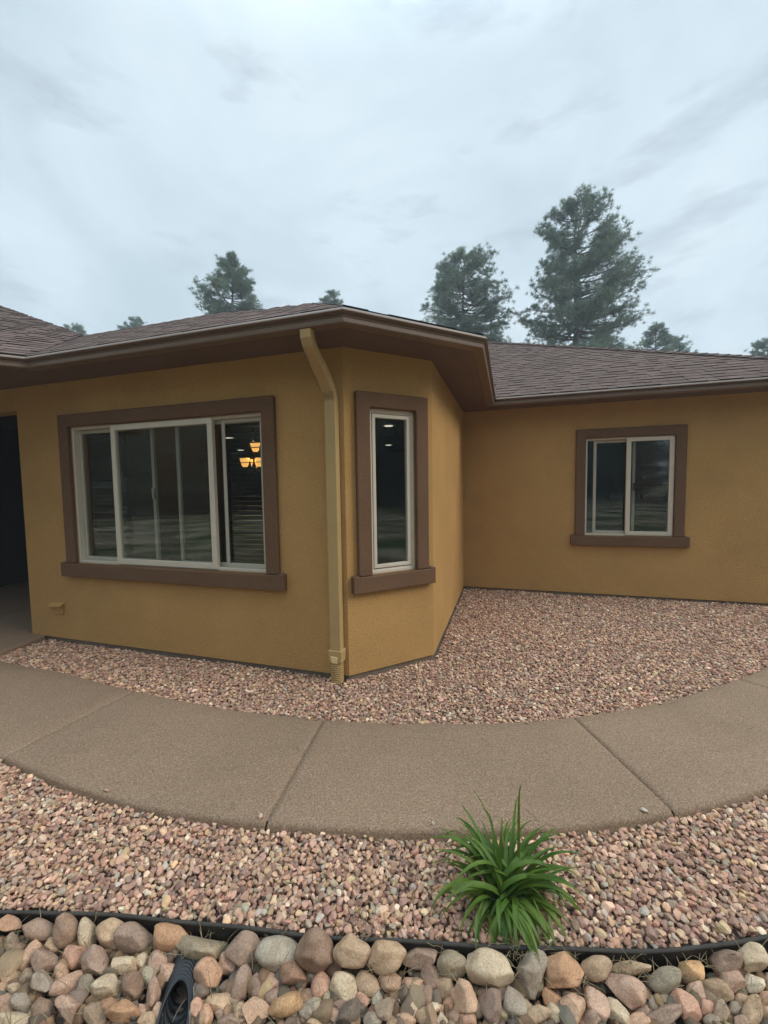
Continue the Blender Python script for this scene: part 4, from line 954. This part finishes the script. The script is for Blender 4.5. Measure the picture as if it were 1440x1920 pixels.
tag(mb.build('dry_grass', M['dry'], fix=False), kind='stuff', label='wisps of dead grass and pine needles caught along the edging', cat='dry grass')

# ================================================================== PINES
def tuft_templates(n, seed, blades, ln):
    rs = np.random.default_rng(seed); T = []
    for _ in range(n):
        d = rs.normal(size=(blades, 3)); d[:, 2] = d[:, 2]*.8+.35; d /= np.linalg.norm(d, axis=1)[:, None]
        s = np.cross(d, rs.normal(size=(blades, 3))); s /= np.linalg.norm(s, axis=1)[:, None]
        l = ln*rs.uniform(.6, 1.1, blades)[:, None]; w = .015
        b0 = d*.02; T.append(np.stack([b0-s*w*.55, b0+s*w*.55, d*l+s*w*.3, d*l-s*w*.3], 1).reshape(-1, 3))
    return np.array(T)
def pine(px, py, prof, seed, blades=36, ln=.235, dens=1.75, whorl=.42, zbase=None):
    """prof: rows of z, extent to -x, extent to +x; returns trunk mesh builder and needle arrays in world space"""
    rs = np.random.default_rng(seed); prof = np.array(sorted(prof)); zt = prof[-1, 0]; z0 = zbase if zbase is not None else prof[0, 0]
    mb = MB(); k = 14; tp = [np.array([px+.10*math.sin(i*.9+seed), py+.1*math.sin(i*.7), zt*i/k]) for i in range(k+1)]; r0 = zt*.0135
    mb.tube(tp, [r0*(1-i/k)**.85+.012 for i in range(k+1)], 9)
    tips = []; z = z0
    while z < zt-.15:
        fr_ = (z-z0)/(zt-z0); nb = rs.integers(5, 7)
        for b in range(nb):
            az = rs.uniform(0, 2*math.pi); Lx, Rx = np.interp(z, prof[:, 0], prof[:, 1]), np.interp(z, prof[:, 0], prof[:, 2]); cxa = math.cos(az)
            rad = (Rx if cxa > 0 else Lx)*abs(cxa)+.5*(Lx+Rx)*(1-abs(cxa)); rad *= rs.choice([1.0, .93, .82, .66, .5], p=[.42, .24, .16, .10, .08])*rs.uniform(.95, 1.04)
            if rad < .12: continue
            rise = (-.12+.75*fr_)*rad*rs.uniform(.6, 1.2)+.1; zb = z-rise*.75+rs.uniform(-.2, .2); pts = []
            for t in np.linspace(0, 1, 7):
                pts.append(np.array([px+.06*math.sin(zb)+math.cos(az+.15*t)*rad*t, py+math.sin(az+.15*t)*rad*t, zb+rise*t**1.4-.10*rad*math.sin(t*math.pi)*.6]))
            mb.tube(pts, [max(.008, (.018*rad+.012)*(1-t*.85)) for t in np.linspace(0, 1, 7)], 4, cap=False)
            nt_ = int((4+rad*7)*dens)
            for q in range(nt_):
                t = rs.uniform(.40, 1)**.75; i0 = min(int(t*6), 5); p = pts[i0]+(pts[i0+1]-pts[i0])*(t*6-i0)
                sp_ = .10+.085*rad*(.35+t*.5); off = rs.normal(0, 1, 3)*np.array([sp_, sp_, sp_*.5]); tips.append((p+off+[0, 0, .05], p))
        z += whorl*rs.uniform(.75, 1.25)
    tips.append((np.array([px, py, zt]), None))
    P = np.array([t[0] for t in tips]); T = tuft_templates(12, seed+1, blades, ln); n = len(P)
    for (a, b) in tips[::2]:
        if b is not None: mb.tube([b, a], [.010, .005], 3, cap=False)
    sc_ = rs.uniform(.75, 1.25, n)[:, None, None]; ya = rs.uniform(0, 6.28, n); Rm = np.zeros((n, 3, 3)); Rm[:, 0, 0] = np.cos(ya); Rm[:, 0, 1] = -np.sin(ya); Rm[:, 1, 0] = np.sin(ya); Rm[:, 1, 1] = np.cos(ya); Rm[:, 2, 2] = 1
    V = np.einsum('nij,nkj->nki', Rm, T[rs.integers(12, size=n)]*sc_)+P[:, None]; V = V.reshape(-1, 3)
    return mb, V, np.arange(len(V)).reshape(-1, 4)
def pine_tree(x, y, prof, seed, label, **k):
    mb, V, Fc = pine(x, y, prof, seed, **k); base = np.array([x, y, -.1]); root = empty('pine_tree', base, label, 'tree', 'pine trees behind the house')
    mb.build('trunk', M['bark'], root, smooth=True, fix=False)
    cr_ = np_mesh('crown', V-base, Fc, M['needles'], smooth=False, parent=root); return root
def pr(rows, ext=3.0):
    z0, l0, r0 = min(rows); return [(z0-ext, l0*.95, r0*.95)]+rows
pine_tree(14.05, 30, pr([(21.95, .35, .35), (20.9, 2.0, 2.2), (19.84, 2.6, 2.5), (18.92, 2.3, 3.7), (17.67, 2.5, 3.5), (16.6, 2.1, 4.2), (15.34, 3.9, 3.9), (14.07, 3.6, 5.0), (12.98, 4.0, 4.3), (11.92, 4.8, 4.3)]), 101, 'tallest pine tree, a big broad one rising behind the recessed wing', zbase=9.0)
pine_tree(6.62, 33, pr([(20.26, .4, .4), (19.41, 1.1, 2.2), (18.44, 2.4, 2.3), (17.46, 2.4, 2.5), (16.43, 3.3, 3.7), (15.45, 3.3, 3.9), (14.25, 3.3, 3.4)]), 102, 'rounded second tallest pine tree showing above the eave corner', zbase=11.5)
pine_tree(-11.46, 32, pr([(19.5, .1, .1), (18.71, .7, .8), (18.0, .9, 1.3), (17.41, 1.7, 1.5), (17.01, 2.9, 1.5), (16.53, 3.0, 2.3), (15.82, 2.6, 2.3), (15.22, 2.1, 1.9)]), 103, 'pointed pine tree standing behind the roof above the wide window', zbase=12.5)
pine_tree(-5.4, 45, pr([(22.5, .2, .2), (22.0, .9, .9), (21.0, 1.5, 1.4), (19.5, 1.9, 1.8)]), 104, 'pine tree top just peeking over the roof near the eave corner', zbase=18.5)
pine_tree(26.6, 40, pr([(17.0, .15, .15), (16.3, .8, .9), (15.2, 1.1, 1.1), (14.0, 1.5, 1.5)]), 105, 'small pine top beside the tallest pine over the recessed wing roof', zbase=12.5)
pine_tree(29.9, 42, pr([(16.3, .2, .2), (15.7, .8, .9), (14.8, 1.3, 1.4), (13.6, 1.7, 1.7)]), 106, 'lowest bushy pine top farther from the tallest pine over the wing roof', zbase=12.5)
pine_tree(37.6, 40, pr([(15.5, .3, .3), (14.9, 1.3, 1.2), (14.0, 1.7, 1.6), (12.6, 2.0, 2.0)]), 107, 'pine top at the picture edge over the end of the wing roof', zbase=11.5)
pine_tree(-37.2, 50, pr([(21.8, .2, .2), (21.2, 1.0, 1.0), (20.2, 1.4, 1.4), (19.0, 1.8, 1.8)]), 108, 'far pine top peeking over the roof valley above the porch', zbase=17.5)
pine_tree(-29.7, 50, pr([(22.4, .25, .25), (21.8, .8, .8), (20.8, 1.3, 1.2), (19.0, 1.8, 1.7)]), 109, 'taller of two far pine tops over the roof between valley and pointed pine', zbase=17.5)
pine_tree(-31.4, 50.5, pr([(21.5, .2, .2), (20.9, .6, .6), (20.0, 1.0, 1.0), (18.5, 1.4, 1.4)]), 110, 'lower of two far pine tops over the roof, nearer the valley', zbase=17.5)

# forest behind the viewer, mirrored in the window glass: one mass
rf = np.random.default_rng(77); mbF = MB(); NV, NF, nn_ = [], [], 0
protos = []
for s in range(3):
    h = 10+2*s; mb, V, Fc = pine(0, 0, [(.6, 2.2, 2.2), (3, 2.6, 2.6), (7, 1.7, 1.7), (h, .2, .2)], 200+s, blades=14, ln=.60, dens=.9, whorl=.75, zbase=.8); protos.append((mb, V, Fc))
for i in range(120):
    a = rf.uniform(R(-170), R(-8)); d = rf.uniform(26, 55); x, y = d*math.cos(a), d*math.sin(a); sc_ = rf.uniform(.8, 1.3); mb, V, Fc = protos[i % 3]
    mbF.add([(p[0]*sc_+x, p[1]*sc_+y, p[2]*sc_-.1) for p in mb.v], mb.f); NV.append(V*sc_+[x, y, -.1]); NF.append(Fc+nn_); nn_ += len(V)
fw = np_mesh('forest', np.vstack(NV), np.vstack(NF), M['needles'], smooth=False); tag(fw, kind='stuff', label='pine forest around the yard, seen mirrored in the window glass', cat='forest')
fw.data.materials.append(M['bark'])
b_ = mbF.build('forest_trunks', M['bark'], fix=False); b_.parent = fw; b_.name = 'trunks'

# ================================================================== AIR between the viewer and the far trees
HAZE = 0.003
hm = bpy.data.materials.new('haze'); hm.use_nodes = True; nt = hm.node_tree; N = nt.nodes; N.clear()
ho = N.new('ShaderNodeOutputMaterial'); pv = N.new('ShaderNodeVolumePrincipled'); pv.inputs['Color'].default_value = (.86, .93, 1.0, 1); pv.inputs['Density'].default_value = HAZE; pv.inputs['Anisotropy'].default_value = 0.0
nt.links.new(pv.outputs[0], ho.inputs['Volume'])
mb = MB(); mb.box(-75, 75, -75, 75, -1.12, 24.5); hz = mb.build('haze', hm); tag(hz, kind='stuff', label='thin pale haze that fades the far trees', cat='haze')
